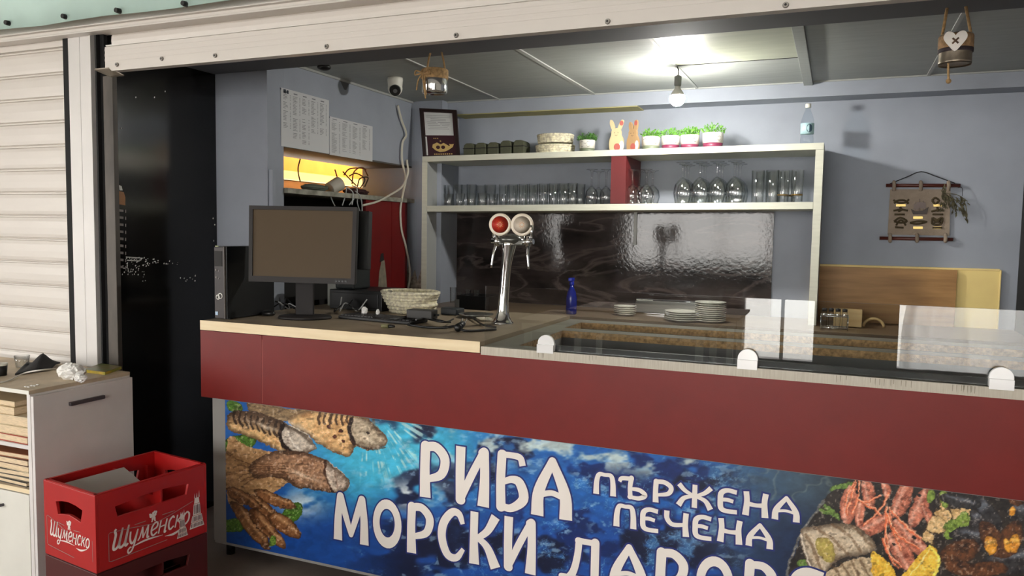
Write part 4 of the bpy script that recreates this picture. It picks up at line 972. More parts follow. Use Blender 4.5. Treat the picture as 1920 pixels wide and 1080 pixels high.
for y in (2.80, 3.06): MB().box(-2.65, -2.60, y, y+.02, ZW, ZW+.004).build('foot', mBlack, pc)
# monitor
mo = thing('monitor', 'black computer monitor with a dark brown screen on the bar', 'monitor', on(572, 598))
DL, DR = 3.56, 3.49
def mq(a, b2, dep=0):
    """a across 0..1, b2 down 0..1 over the bezel; dep backwards"""
    tl, tr, bl, br2 = at_d(468, 385, DL), at_d(669, 388.5, DR), at_d(466, 527.5, DL), at_d(664.5, 533.5, DR)
    tl = at_d(467, 385, DL)
    q = (tl*(1-a)+tr*a)*(1-b2)+(bl*(1-a)+br2*a)*b2
    nrm = (tr-tl).cross(bl-tl).normalized(); nrm = nrm if nrm.y > 0 else -nrm
    return q+nrm*dep
def mbox(mb, a0, a1, b0, b1, d0, d1):
    vs = [mq(a, b2, d) for d in (d0, d1) for b2 in (b0, b1) for a in (a0, a1)]
    return mb.add(vs, [(0, 1, 3, 2), (4, 6, 7, 5), (0, 4, 5, 1), (2, 3, 7, 6), (0, 2, 6, 4), (1, 5, 7, 3)])
mBez = M('monitor_bezel', (36, 32, 31), .55, spec=.3)
bz = MB(); mbox(bz, 0, 1, 0, .05, 0, .02); mbox(bz, 0, 1, .925, 1, 0, .02); mbox(bz, 0, .035, .05, .925, 0, .02); mbox(bz, .965, 1, .05, .925, 0, .02)
bz.build('bezel', mBez, mo, bevel=.001)
mbox(MB(), .035, .965, .05, .925, .006, .012).build('screen', M('dark_screen', (82, 68, 50), .5, spec=.15), mo)
mbox(MB(), .01, .99, .01, .99, .02, .05).build('back_shell', M('monitor_back', (30, 33, 33), .5), mo, bevel=.004)
mbox(MB(), .2, .8, .2, .8, .05, .075).build('back_bulge', M('monitor_back', (30, 33, 33), .5), mo, bevel=.006)
for k in range(4): mbox(MB(), .82+k*.03, .838+k*.03, .955, .975, -.002, .001).build('button', mBlack, mo)
pB = on(572, 597); off = pB
cN = mq(.55, .6, .045)
MB().box(-.042, .042, -.012, .012, .018, 1.30-ZW, 0, Matrix.Translation((pB.x, pB.y, ZW)) @ Matrix.Rotation(YAW+.05, 4, 'Z')).build('stand', M('stand_black', (36, 32, 32), .6, spec=.3), mo, bevel=.003)
R_ = Matrix.Rotation(YAW, 3, 'Z') @ Matrix.Diagonal((1, .72, 1))
MB().lathe([(0, 0), (.124, 0), (.128, .006), (.122, .014), (.06, .018), (0, .019)], 40, (pB.x, pB.y, ZW), 0, True, R_).build('base', mBez, mo)
rd = MB(); mbox(rd, .10, 1.05, .02, .80, .10, .15); mbox(rd, .35, .65, .3, .7, .07, .10)
rd = rd.build('rear_display', M('casing_black', (17, 20, 20), .6), mo, bevel=.003); rd['label'] = 'black second screen mounted back to back'
# mouse, keyboard, adaptor and leads
ms = thing('computer_mouse', 'black computer mouse beside the monitor base', 'mouse', on(503, 592))
MB().ball((0, 0, .012), .03, 1.3, .8, .55).build('shell', mBlack, ms, world=False)
MB().cyl((.02, 0, .026), (.028, 0, .024), .004, n=10).build('wheel', mDark, ms, world=False)
kb = thing('keyboard', 'black computer keyboard lying behind the front edge of the bar', 'keyboard', on(728, 603), math.radians(-7))
MB().box(-.27, .16, -.045, .095, 0, .016).build('body', M('keyboard_black', (22, 20, 20), .5), kb, world=False, bevel=.004)
ky = MB()
for r in range(5):
    for c in range(20): ky.box(-.26+c*.0205, -.26+c*.0205+.0165, -.035+r*.025, -.035+r*.025+.020, .016, .021)
ky.build('keys', M('key_black', (34, 31, 31), .5), kb, world=False)
# power adaptor brick
ad = thing('power_adaptor', 'black power adaptor brick resting on the keyboard end by the baskets', 'adaptor', on(792, 606)+Vector((0, 0, .022)), math.radians(2))
MB().box(-.068, .062, -.03, .035, 0, .042).build('body', M('adaptor_black', (42, 40, 38), .45), ad, world=False, bevel=.004)
MB().cyl((.062, 0, .02), (.085, 0, .02), .007, .005, 10).build('strain_relief', mBlack, ad, world=False)
# two-pin plug
pg = thing('power_plug', 'black plug with two bright pins lying near the beer tap', 'plug', on(859, 622))
MB().cyl((0, 0, .018), (0, .045, .03), .017, .013, 14).ball((0, 0, .018), .018, 1, 1, 1).build('body', mBlack, pg, world=False)
for s in (-1, 1): MB().cyl((s*.010, .04, .028), (s*.010, .062, .05), .0028, n=8).build('pin', mChrome, pg, world=False)
tag(MB().tube([on(859, 622)+Vector((.01, 0, .012)), on(875, 624)+Vector((0, 0, .008)), on(900, 622)+Vector((0, 0, .006)), on(930, 620)+Vector((0, 0, .006))], .0055, 8).build('power_lead', mBlack), 'thick black power lead running from the plug towards the beer tap', 'cable')
tag(MB().tube([on(862, 590)+Vector((0, 0, .01)), on(885, 600)+Vector((0, 0, .012)), on(905, 612)+Vector((0, 0, .008)), on(930, 616)+Vector((0, 0, .006))], .0045, 8).build('power_lead', mBlack), 'thin black lead sloping down from the black bin to the beer tap', 'cable')
tag(MB().tube([on(765, 612)+Vector((0, 0, .008)), on(800, 616)+Vector((0, 0, .006)), on(830, 617)+Vector((0, 0, .006)), on(856, 617)+Vector((0, 0, .014))], .0055, 8).build('power_lead', mBlack), 'black lead curving below the adaptor to the plug', 'cable')
rr = random.Random(21)
for k, (a, b2, lab) in enumerate(((700, 830, 'black cable looped over the keyboard, nearest the front edge'), (720, 845, 'black cable lying across the keyboard keys'), (780, 850, 'black cable coiled at the right end of the keyboard'))):
    pts = []
    for i in range(7):
        t = i/6; p = on(a+(b2-a)*t, 606+5*math.sin(i*1.3+k)+k*1.5); pts.append(p+Vector((0, 0, .026+.01*rr.random()-(.012*t))))
    tag(MB().tube(pts, .004, 8).build('cable', mBlack), lab, 'cable')
tg = thing('cable_connector', 'pale connector end lying in front of the keyboard', 'connector', on(720, 615), math.radians(10))
MB().cyl((-.012, 0, .009), (.022, 0, .009), .008, .009, 12).build('shell', M('connector_olive', (120, 116, 80), .4), tg, world=False)
MB().cyl((.022, 0, .009), (.05, 0, .009), .0075, .005, 12).build('boot', mBlack, tg, world=False)
for k, (px, py, s) in enumerate(((679, 596, .02), (704, 598, .013))):
    p = on(px, py)+Vector((0, .02, .03))
    tag(crumple(p, s, .7, .7, 1.25, 30+k).build('paper_scrap', mTissue, fix=False), ['white twist of paper standing behind the keyboard', 'smaller white paper twist right of the first behind the keyboard'][k], 'paper')
# tangle of black cables behind the monitor stand
for k in range(7):
    rr = random.Random(100+k); pts = []
    x0 = 505+k*11 if k < 4 else 615+(k-4)*14
    for i in range(6):
        pts.append(on(x0+i*9+rr.uniform(-8, 8), 586+rr.uniform(-4, 5))+Vector((0, rr.uniform(.0, .03), .012+.07*abs(math.sin(i*1.2+k))*rr.random())))
    where = ['left of the monitor stand'] if k < 4 else ['right of the monitor stand']
    o = MB().tube(pts, .0035, 7).build('cable', M('grey_cable', (150, 150, 150), .5) if k in (2, 5) else mBlack)
    tag(o, ('grey' if k in (2, 5) else 'black')+' computer cable in the tangle '+where[0], 'cable', 'cables behind the monitor '+where[0].split()[0])
# small printer with device on top
pb = thing('cash_drawer', 'low black cash drawer box behind the keyboard and monitor', 'cash drawer', (-2.33, 3.5, ZW))
MB().box(-2.52, -2.19, 3.46, 3.76, ZW, ZW+.105).build('body', mBlack, pb, bevel=.004)
MB().box(-2.50, -2.21, 3.455, 3.46, ZW+.015, ZW+.09).build('drawer', M('drawer_black', (24, 24, 26), .45), pb, bevel=.002)
pr_ = thing('receipt_printer', 'dark grey-green receipt printer behind the right edge of the monitor', 'printer', (-2.36, 3.55, ZW+.1055))
MB().box(-2.50, -2.375, 3.48, 3.64, ZW+.106, ZW+.235).build('body', M('printer_dark_green', (20, 26, 26), .6), pr_, bevel=.012, seg=3)
MB().box(-2.405, -2.39, 3.478, 3.481, ZW+.17, ZW+.195).build('lamp', M('printer_lamp', (120, 150, 160), .4), pr_)
MB().box(-2.62, -2.50, 3.58, 3.68, ZW, ZW+.17).build('plastic_box', M('grey_plastic_box', (150, 152, 146), .5)); o = bpy.data.objects['plastic_box']; tag(o, 'pale grey plastic box in the dark below the monitor', 'box')
# nested straw baskets
def basket(name, label, c, r, z0, h, rows, grp):
    o = thing(name, label, 'basket', (c.x, c.y, z0), math.radians(-10), grp)
    mb = MB()
    for k in range(rows):
        zz = (k+.5)*h/rows; rr_ = r*(.88+.12*k/max(1, rows-1)); cr = h/rows*.56
        pts = [(rr_*math.cos(a), .8*rr_*math.sin(a), zz) for a in [2*math.pi*i/72 for i in range(72)]]
        o2 = len(mb.v); mb.tube(pts, cr, 8, 0, 0, True)
    for i, v in enumerate(mb.v):
        a = math.atan2(v.y, v.x); kk = 1+.012*math.sin(a*44+v.z*160); mb.v[i] = Vector((v.x*kk, v.y*kk, v.z))
    mb.build('coil_wall', mStraw, o, world=False, fix=False)
    MB().lathe([(0, .004), (r*.86, .004), (r*.86, .010), (0, .010)], 40, (0, 0, 0), 0, False, Matrix.Diagonal((1, .8, 1))).build('base', mStraw, o, world=False)
    for s in (-1, 1):
        MB().tube([(s*r*.96, -.03, h*.8), (s*r*1.08, -.018, h*.85), (s*r*1.10, .0, h*.86), (s*r*1.08, .018, h*.85), (s*r*.96, .03, h*.8)], h/rows*.45, 8).build('handle', mStraw, o, world=False)
    return o
cB = on(772, 586); cB = Vector((cB.x, cB.y, 0))
basket('straw_basket', 'lower straw basket on the bar, nested under a wider one', cB, .135, ZW, .055, 3, 'nested straw baskets on the bar')
basket('straw_basket', 'wider open straw basket nested on top of another on the bar', cB+Vector((-.015, .01, 0)), .160, ZW+.052, .062, 4, 'nested straw baskets on the bar')
cvr = thing('card_terminal', 'dark grey card reader lying between the baskets and the black bin', 'card reader', on(848, 590), math.radians(-12))
MB().box(-.055, .05, -.03, .04, 0, .036).build('body', M('reader_grey', (44, 48, 52), .4), cvr, world=False, bevel=.006)
# ------------------------------------------------ beer tap tower
tb = on(942, 607); tap = thing('beer_tap', 'chrome two-way beer tap tower with round red and silver badges', 'beer tap', (tb.x, tb.y, ZW))
H_ = at_y(955, 450, tb.y).z-ZW
lx = at_y(956, 470, tb.y).x-tb.x
mb = MB(); vs = []; n = 28
prof = [(.052, .0, 0), (.052, .006, 0), (.044, .012, 0), (.034, .03, 0), (.027, .055, .002), (.0235, .10, .004), (.0225, .16, .008), (.023, .24, .014), (.027, .30, .020), (.034, .345, .026), (.040, .37, .032)]
for r, z, dx in prof:
    zz = z*H_/.37
    for i in range(n):
        a = 2*math.pi*i/n; vs.append((dx*lx/.03+r*math.cos(a), r*math.sin(a), zz))
mb.add(vs, [(k*n+i, k*n+(i+1) % n, (k+1)*n+(i+1) % n, (k+1)*n+i) for k in range(len(prof)-1) for i in range(n)], 0, True)
mb.add(vs, [tuple(range(n-1, -1, -1)), tuple((len(prof)-1)*n+i for i in range(n))])
mb.build('column', mChrome, tap, world=False)
mb = MB(); mb.ball((lx, 0, H_+.002), .05, 1.15, .85, .55, 24, 12); mb.box(lx-.05, lx+.07, -.02, .02, H_-.025, H_+.002)
mb.build('head', M('tap_head_grey', (92, 92, 88), .25, metal=.6), tap, world=False, bevel=.006)
mRim = M('badge_rim', (236, 224, 204), .35)
Rb = Matrix.Rotation(YAW*.6, 4, 'Z')
for (px, py, c, c2, lab, nm) in ((938, 421, (186, 30, 26), (206, 58, 38), 'red badge', 'medallion'), (979, 421.5, (230, 220, 204), (206, 190, 170), 'silver badge', 'medallion')):
    q = at_y(px, py, tb.y-.02)-Vector((tb.x, tb.y, ZW)); T = Matrix.Translation(q) @ Rb @ Matrix.Rotation(math.radians(90), 4, 'X')
    mb = MB(); mb.lathe([(0, -.012), (.046, -.012), (.052, -.004), (.052, .006), (.047, .010), (.041, .008), (0, .008)], 40)
    mb.v = [T @ v for v in mb.v]; ob = mb.build(nm, mRim, tap, world=False); ob['label'] = lab
    mb = MB(); mb.lathe([(0, .0095), (.039, .0085)], 36); mb.v = [T @ v for v in mb.v]; mb.build('badge_face', M(lab.replace(' ', '_'), c, .3, vs=30, col2=c2), ob, world=False)
    mb = MB()
    for k in range(10):
        a = 2*math.pi*k/10; mb.add([T @ Vector((.007*math.cos(a-.2), .007*math.sin(a-.2), .0105)), T @ Vector((.019*math.cos(a), .019*math.sin(a), .0105)), T @ Vector((.007*math.cos(a+.2), .007*math.sin(a+.2), .0105))], [(0, 1, 2)])
    mb.build('badge_star', M('badge_gold', (222, 160, 90), .4), ob, world=False, fix=False)
    MB().cyl(q+Vector((0, .012, -.05)), q+Vector((0, .012, -.085)), .008, .010, 12).build('badge_stem', mChrome, tap, world=False)
for s, nm in ((-1, 'left'), (1, 'right')):
    bx = lx+s*.055+(.02 if s > 0 else .012)
    MB().cyl((bx-s*.03, -.005, H_-.01), (bx+s*.045, -.01, H_-.005), .011, .013, 14).cyl((bx+s*.02, -.008, H_-.03), (bx+s*.02, -.008, H_+.02), .014, .011, 14).build('faucet', mChrome, tap, world=False)
    MB().tube([(bx+s*.02, -.01, H_-.02), (bx+s*.026, -.03, H_-.06), (bx+s*.034, -.035, H_-.13)], lambda t: .008-.003*t, 10).build('spout', mChrome, tap, world=False)
    MB().cyl((bx+s*.036, -.01, H_+.01), (bx+s*.036, -.012, H_+.07), .006, .008, 10).build('tap_handle', mChrome, tap, world=False)
tag(MB().lathe([(0, .004), (.05, .004), (.085, .014), (.088, .018), (.05, .009), (0, .008)], 30, on(888, 596)+Vector((0, .03, 0))).build('metal_saucer', mSteel), 'shallow steel dish left of the beer tap base', 'dish')
tag(crumple(on(906, 602)+Vector((0, .01, .009)), .035, 1.3, .8, .26, 77).build('bar_cloth', M('grubby_white_cloth', (196, 190, 172), .9), fix=False), 'off-white crumpled bar cloth left of the beer tap base', 'cloth')

# ================================================================= back counter along the rear wall
ZB = 1.05
bc = thing('back_counter', 'brown topped rear counter along the back wall', 'counter', (-.8, 4.74, 0))
MB().box(-2.52, .93, 4.40, 5.035, ZB-.03, ZB).build('top_slab', M('rear_worktop', (112, 94, 74), .35, var=.12, vs=5, stretch=(.5, 3, 1)), bc, bevel=.002)
MB().box(-2.50, .91, 4.44, 5.03, .0, ZB-.03).build('carcass', M('rear_carcass', (60, 50, 44), .6), bc)
mGold = M('worn_gold', (184, 148, 74), .4, metal=.5)
# black bin of straws with glasses
bn2 = thing('bar_caddy', 'black bar caddy box holding glasses and straws on the rear counter', 'caddy', (at_z(872, 583, ZB).x, 4.5, ZB))
xA, xB = at_z(838, 583, ZB).x, at_z(908, 585, ZB).x; yF = 4.42; zT = at_y(850, 553, 4.42).z
mb = MB(); mb.box(xA, xB, yF, yF+.008, ZB, zT).box(xA, xB, yF+.19, yF+.198, ZB, zT).box(xA, xA+.008, yF, yF+.198, ZB, zT).box(xB-.008, xB, yF, yF+.198, ZB, zT).box(xA, xB, yF, yF+.198, ZB, ZB+.008)
mb.build('box_body', mBlack, bn2, bevel=.002)
MB().box(xA+.005, xB-.005, yF+.09, yF+.096, ZB+.008, zT).build('divider', mBlack, bn2)
q = at_y(857, 570, yF); MB().box(q.x-.016, q.x+.016, yF-.0015, yF, q.z-.03, q.z+.03).build('sticker', M('grey_tag', (120, 120, 118), .5), bn2)
for k, (px, r, h) in enumerate(((850, .022, .10), (862, .018, .07), (877, .022, .09), (893, .022, .09))):
    x = at_y(px, 545, yF+.05).x
    tag(MB().lathe([(r*.9, 0), (r, h), (r*.93, h), (r*.83, .005), (0, .005)], 18, (x, yF+.048, zT-.055)).build('glass', mGlass), ['leftmost glass standing in the black bar caddy', 'short glass second from left in the black bar caddy', 'third glass from the left in the black bar caddy', 'rightmost glass in the black bar caddy'][k], 'glass', 'glasses in the bar caddy')
# plates
mPlate = M('plate_glaze', (222, 220, 208), .2)
def plate_at(px, py, z, r, label, grp):
    p = at_z(px, py, ZB); o = MB().lathe([(0, .002), (r*.55, .0), (r*.6, .003), (r*.8, .007), (r, .013), (r*1.0, .0155), (r*.8, .0105), (r*.58, .006), (0, .006)], 36, (p.x, p.y+.06, z)).build('plate', mPlate)
    tag(o, label, 'plate', grp)
ordn = ['bottom', 'second', 'third', 'fourth', 'fifth', 'sixth', 'seventh', 'eighth', 'ninth', 'tenth']
for k in range(5): plate_at(1167, 593, ZB+k*.0115, .068, 'small white plate, %s from the bottom of the leftmost stack' % ordn[k] if k else 'small white plate at the bottom of the leftmost stack', 'small plates in the left stack')
for k in range(5): plate_at(1276, 604, ZB+k*.0115, .105, 'white dinner plate, %s from the bottom of the wide low stack' % ordn[k] if k else 'white dinner plate at the bottom of the wide low stack', 'plates in the wide low stack')
for k in range(10): plate_at(1328, 606, ZB+k*.0115, .088, 'white plate, %s from the bottom of the tall right stack' % ordn[k] if k else 'white plate at the bottom of the tall right stack', 'plates in the tall right stack')
tr = thing('steel_tray', 'long brushed steel tray leaning on the rear counter behind the plates', 'tray', (at_z(1250, 590, ZB).x, 4.8, ZB))
x0, x1 = at_y(1188, 588, 4.80).x, at_y(1310, 588, 4.80).x; zt_ = at_y(1250, 566, 4.86).z
mb = MB(); mb.add([(x0, 4.78, ZB+.002), (x1, 4.78, ZB+.002), (x1, 4.86, zt_), (x0, 4.86, zt_), (x0, 4.79, ZB+.002), (x1, 4.79, ZB+.002), (x1, 4.872, zt_), (x0, 4.872, zt_)], [(0, 1, 2, 3), (7, 6, 5, 4), (0, 4, 5, 1), (3, 2, 6, 7), (0, 3, 7, 4), (1, 5, 6, 2)]); mb.build('tray_face', mSteel, tr)
MB().box(x0, x1, 4.855, 4.875, zt_, zt_+.012).build('tray_lip', mChrome, tr, bevel=.003)
MB().box(x0, x1, 4.765, 4.79, ZB, ZB+.012).build('tray_foot', mChrome, tr, bevel=.003)
bb = thing('bottle', 'dark blue spray bottle on the rear counter right of the beer tap', 'bottle', (at_z(1060, 592, ZB).x, 4.52, ZB))
MB().lathe([(0, 0), (.032, 0), (.034, .006), (.034, .10), (.026, .14), (.013, .165), (.012, .18)], 22).build('body', M('blue_plastic', (20, 34, 120), .2, alpha=1), bb, world=False)
MB().cyl((0, 0, .18), (0, 0, .205), .015, .013, 14).box(-.012, .012, -.035, .02, .205, .225).build('spray_head', M('blue_cap', (24, 40, 150), .3), bb, world=False, bevel=.003)
# wood board against the wall, glass jar rack, wooden box, hoop
yb0, yb1 = at_y(1560, 507, 5.0), at_y(1795, 507, 5.0)
tag(MB().box(-.13, yb1.x, 5.0, 5.018, ZB+.001, yb1.z).build('timber_board', mWoodDark), 'dark oak board leaning on the yellow wall panel', 'board')
yl = thing('yellow_wall_panel', 'yellow painted wall panel with pale edges behind the oak board', 'panel', (.38, 5.04, ZB))
xr = at_y(1875, 510, 5.03).x; zt2 = at_y(1700, 503.5, 5.03).z
MB().box(-.14, xr, 5.03, 5.049, .86, zt2).build('face', mYellow, yl)
MB().box(-.14, xr, 5.026, 5.049, zt2, zt2+.012).box(xr, xr+.008, 5.026, 5.049, .86, zt2+.006).build('edge_strip', mYellowEdge, yl, bevel=.003)
MB().box(-2.555, -.362, 5.036, 5.049, ZB+.001, 1.70).build('splash_panel', None or M('dark_stone_print', (74, 66, 64), .07, vs=2.6, stretch=(1, 1, 2.2), col2=(24, 21, 20), detail=9, spec=.36))
o = bpy.data.objects['splash_panel']; tag(o, 'glossy dark stone-print panel on the back wall under the glass shelf', 'panel')
mt = o.data.materials[0]; nt = mt.node_tree; P_ = nt.nodes['Principled BSDF']
nz = nt.nodes.new('ShaderNodeTexNoise'); nz.inputs['Scale'].default_value = 48; nz.inputs['Detail'].default_value = 3; bp = nt.nodes.new('ShaderNodeBump'); bp.inputs['Strength'].default_value = .07; bp.inputs['Distance'].default_value = .004
tc_ = nt.nodes.new('ShaderNodeTexCoord'); nt.links.new(tc_.outputs['Object'], nz.inputs['Vector']); nt.links.new(nz.outputs[0], bp.inputs['Height']); nt.links.new(bp.outputs[0], P_.inputs['Normal'])
# pale veins of the stone print
old = P_.inputs['Base Color'].links[0].from_socket
vn = nt.nodes.new('ShaderNodeTexNoise'); vn.inputs['Scale'].default_value = 2.4; vn.inputs['Detail'].default_value = 5; vn.inputs['Distortion'].default_value = .8
mpv = nt.nodes.new('ShaderNodeMapping'); mpv.inputs['Rotation'].default_value = (0, .55, 0); mpv.inputs['Scale'].default_value = (.8, 1, 2.6)
nt.links.new(tc_.outputs['Object'], mpv.inputs[0]); nt.links.new(mpv.outputs[0], vn.inputs['Vector'])
vr = nt.nodes.new('ShaderNodeValToRGB'); e = vr.color_ramp.elements; e[0].position = .46; e[0].color = (0, 0, 0, 1); e[1].position = .5; e[1].color = (1, 1, 1, 1); e2 = e.new(.54); e2.color = (0, 0, 0, 1)
nt.links.new(vn.outputs[0], vr.inputs[0])
mxv = nt.nodes.new('ShaderNodeMixRGB'); mxv.inputs[2].default_value = rgb(88, 78, 75); nt.links.new(vr.outputs[0], mxv.inputs[0]); nt.links.new(old, mxv.inputs[1]); nt.links.new(mxv.outputs[0], P_.inputs['Base Color'])
def onB(px, py): return at_z(px, py, ZB)
jr = thing('jar_rack', 'wire rack of small glass jars on the rear counter in front of the oak board', 'jar rack', (onB(1563, 619).x, 4.55, ZB))
xa, xb = at_y(1539, 600, 4.52).x, at_y(1590, 600, 4.52).x
mb = MB()
for y in (4.48, 4.58):
    for zz in (ZB+.012, ZB+.075): mb.tube([(xa, y, zz), (xb, y, zz)], .003, 6, 0, 0)
for x in (xa, xb):
    for zz in (ZB+.012, ZB+.075): mb.tube([(x, 4.48, zz), (x, 4.58, zz)], .003, 6, 0, 0)
    for y in (4.48, 4.58): mb.tube([(x, y, ZB), (x, y, ZB+.08)], .003, 6, 0, 0)
mb.build('wire_frame', mChrome, jr)
for k in range(4):
    w = (xb-xa)/4; x = xa+w*(k+.5)
    j = MB().lathe([(w*.40, .004), (w*.44, .012), (w*.44, .085), (w*.36, .10), (w*.33, .10), (w*.40, .085), (w*.40, .014), (0, .012)], 18, (x, 4.53, ZB)).build('jar', mGlass)
    tag(j, ['leftmost glass jar in the wire rack', 'second glass jar from the left in the wire rack', 'third glass jar from the left in the wire rack', 'rightmost glass jar in the wire rack'][k], 'jar', 'jars in the wire rack')
    MB().lathe([(w*.38, .098), (w*.40, .112), (0, .116)], 18, (x, 4.53, ZB)).build('lid', mDark, j)
wb = thing('wooden_box', 'pale wooden box behind the jar rack', 'box', (onB(1600, 616).x, 4.68, ZB))
xa, xb = at_y(1562, 600, 4.66).x, at_y(1616, 600, 4.66).x; zt3 = at_y(1600, 582, 4.66).z
mPaleWood = wood('pale_box_wood', (206, 178, 128), (184, 152, 100), 4, (1, 4, 9))
MB().box(xa, xb, 4.66, 4.668, ZB, zt3).box(xa, xb, 4.75, 4.758, ZB, zt3).box(xa, xa+.008, 4.668, 4.75, ZB, zt3).box(xb-.008, xb, 4.668, 4.75, ZB, zt3).box(xa, xb, 4.66, 4.758, ZB, ZB+.006).build('box_body', mPaleWood, wb)
hp = at_y(1638, 612, 4.72)
tag(MB().tube([(hp.x+.052*math.cos(a), 4.72, ZB+.006+.045*math.sin(a)) for a in [math.pi*i/14 for i in range(15)]], .008, 8, 0, 0).build('wooden_hoop', mPaleWood), 'arched pale wooden handle hoop right of the wooden box', 'hoop')
# black bracket strap under the shelf
q0, q1 = at_y(1183, 398, 4.9), at_y(1181, 459, 5.0)
tag(MB().box(q0.x-.012, q0.x+.010, 5.028, 5.0355, q1.z, 1.70).build('wall_strap', mBatten, bevel=.002), 'narrow pale metal strap hanging below the shelf on the dark panel', 'strap')

# ================================================================= wall shelf and glassware
YS = 4.65; YSB = 5.035
SX0, SX1 = -2.626, -.087
def zs(x): return 1.719+(x+2.581)*.0108       # top of the lower board (it hangs a little out of level)
def zt(x): return 2.053+(x+2.626)*.0076
shf = thing('wall_shelf', 'pale laminate wall shelf unit holding the glassware', 'shelf', (-1.36, 4.84, 1.05))
def sl(mb, x0, x1, y0, y1, f, a, b2):
    vs = [(x, y, f(x)+d) for d in (a, b2) for y in (y0, y1) for x in (x0, x1)]
    return mb.add(vs, [(0, 2, 3, 1), (4, 5, 7, 6), (0, 1, 5, 4), (2, 6, 7, 3), (0, 4, 6, 2), (1, 3, 7, 5)])
sl(MB(), SX0, SX1, YS, YSB, zt, -.037, 0).build('top_board', mShelf, shf, bevel=.0012)
sl(MB(), SX0+.041, SX1-.043, YS+.001, YSB, zs, -.040, 0).build('lower_board', mShelf, shf, bevel=.0012)
mSide = M('shelf_side_grey', (168, 170, 168), .5)
def side(x0, x1):
    mb = MB(); sl(mb, x0, x1, YS+.001, YS+.003, lambda x: 0, 1.053, 2.018+.018*(x0 > -1)); ob = None
    MB().box(x0, x1, YS+.003, YSB, 1.052, zt((x0+x1)/2)-.038).build('side_panel', mSide, shf)
    MB().box(x0, x1, YS, YS+.003, 1.052, zt((x0+x1)/2)-.038).build('side_edging', mShelf, shf)
side(SX0, SX0+.040); side(SX1-.042, SX1)
MB().box(-1.30, -1.206, YS+.004, YSB, zs(-1.25)+.002, zt(-1.25)-.039).build('divider_board', M('red_divider', (92, 20, 22), .5), shf)

def tumbler(name, r0, r1, h, th=.0022, base=.008, n=20):
    return MB().lathe([(0, 0), (r0, 0), (r0+.001, .003), (r1, h), (r1-th*.6, h+.0008), (r1-th, h), (r0-th, base), (0, base)], n).build(name, mGlass)
def stem_inv(name, rb, rm, hb, hs, rf, n=22):
    """stemmed glass standing upside down on its rim: rim radius rm, bowl radius rb"""
    o = thing(name, 'x', 'glass')
    pr = [(rm, 0), (rm+.0012, .001), (rb, hb*.42), (rb*.86, hb*.75), (rb*.4, hb*.96), (.008, hb*1.04), (.0055, hb*1.04+hs*.5), (.008, hb*1.04+hs*.9), (rf*.5, hb*1.04+hs), (rf, hb*1.04+hs+.003), (rf, hb*1.04+hs+.005), (0, hb*1.04+hs+.006)]
    inn = [(0, hb*.985), (rb*.36, hb*.925), (rb*.82, hb*.73), (rb-.0022, hb*.42), (rm-.0016, .001), (rm, 0)]
    MB().lathe(pr[:5]+[(.006, hb*1.04), (0, hb*1.04)]+[]+inn, n).build('bowl', mGlass, o, world=False)
    MB().lathe([(.0, hb*1.04-.002)]+[(.006, hb*1.04-.002)]+pr[6:], n).build('stem_and_foot', mGlass, o, world=False)
    return o
ORD = ['first', 'second', 'third', 'fourth', 'fifth', 'sixth', 'seventh', 'eighth', 'ninth', 'tenth', 'eleventh', 'twelfth']
first = {}
def put(key, make, x, y, z, label, group, rot=0.0):
    if key not in first: o = make(); first[key] = o
    else: o = copy_tree(first[key])
    o.location = (x, y, z); o.rotation_euler = (0, 0, rot); o['label'] = label; o['category'] = 'glass'; o['group'] = group
    return o
def xs(px, y, py=370): return at_y(px, py, y).x
# tall tumblers, far left rear row, then short ones in front
for k, px in enumerate((826, 843, 858, 873, 884)):
    y = 4.83+.03*(k % 2); x = xs(px, y); put('tall', lambda: tumbler('tumbler', .029, .035, .150), x, y, zs(x)+.0005, '%s tall tumbler from the left end of the lower shelf, behind the short glasses' % ORD[k], 'tall tumblers at the left end')
for k, px in enumerate((841, 863, 884, 905)):
    y = 4.73; x = xs(px, y); put('short', lambda: tumbler('short_glass', .027, .034, .082), x, y, zs(x)+.0005, '%s short glass from the left in the front row of the lower shelf' % ORD[k], 'short glasses in the front row')
for k, (px, y) in enumerate(((925, 4.80), (934, 4.88))):
    x = xs(px, y); put('short', None, x, y, zs(x)+.0005, ['short glass just left of the highball row', 'short glass hidden half behind the first highball glass'][k], 'short glasses beside the highballs')
for k, (px, y) in enumerate(((903, 4.87), (919, 4.82))):
    x = xs(px, y); put('wide', lambda: tumbler('wide_tumbler', .033, .041, .145), x, y, zs(x)+.0005, ['left wide tumbler of the pair before the highball row', 'right wide tumbler of the pair before the highball row'][k], 'pair of wide tumblers')
for k, px in enumerate((944, 962, 981, 1000, 1019, 1038, 1057, 1074)):
    y = 4.74; x = xs(px, y); put('high', lambda: tumbler('highball_glass', .029, .032, .138), x, y, zs(x)+.0005, '%s highball glass from the left in the front of the long row' % ORD[k], 'highball glasses in the front row')
for k, px in enumerate((955, 973, 992, 1010, 1029, 1048, 1066, 1088)):
    y = 4.86; x = xs(px, y); put('high', None, x, y, zs(x)+.0005, '%s highball glass from the left in the rear of the long row' % ORD[k], 'highball glasses in the rear row')
for k, (px, y) in enumerate(((1109, 4.76), (1136, 4.80), (1122, 4.93))):
    x = xs(px, y); put('goblet', lambda: stem_inv('stemmed_glass', .042, .033, .115, .10, .036), x, y, zs(x)+.0005, ['upside-down stemmed glass left of the red divider, front left', 'upside-down stemmed glass touching the red divider', 'upside-down stemmed glass left of the red divider, at the rear'][k], 'stemmed glasses left of the divider')
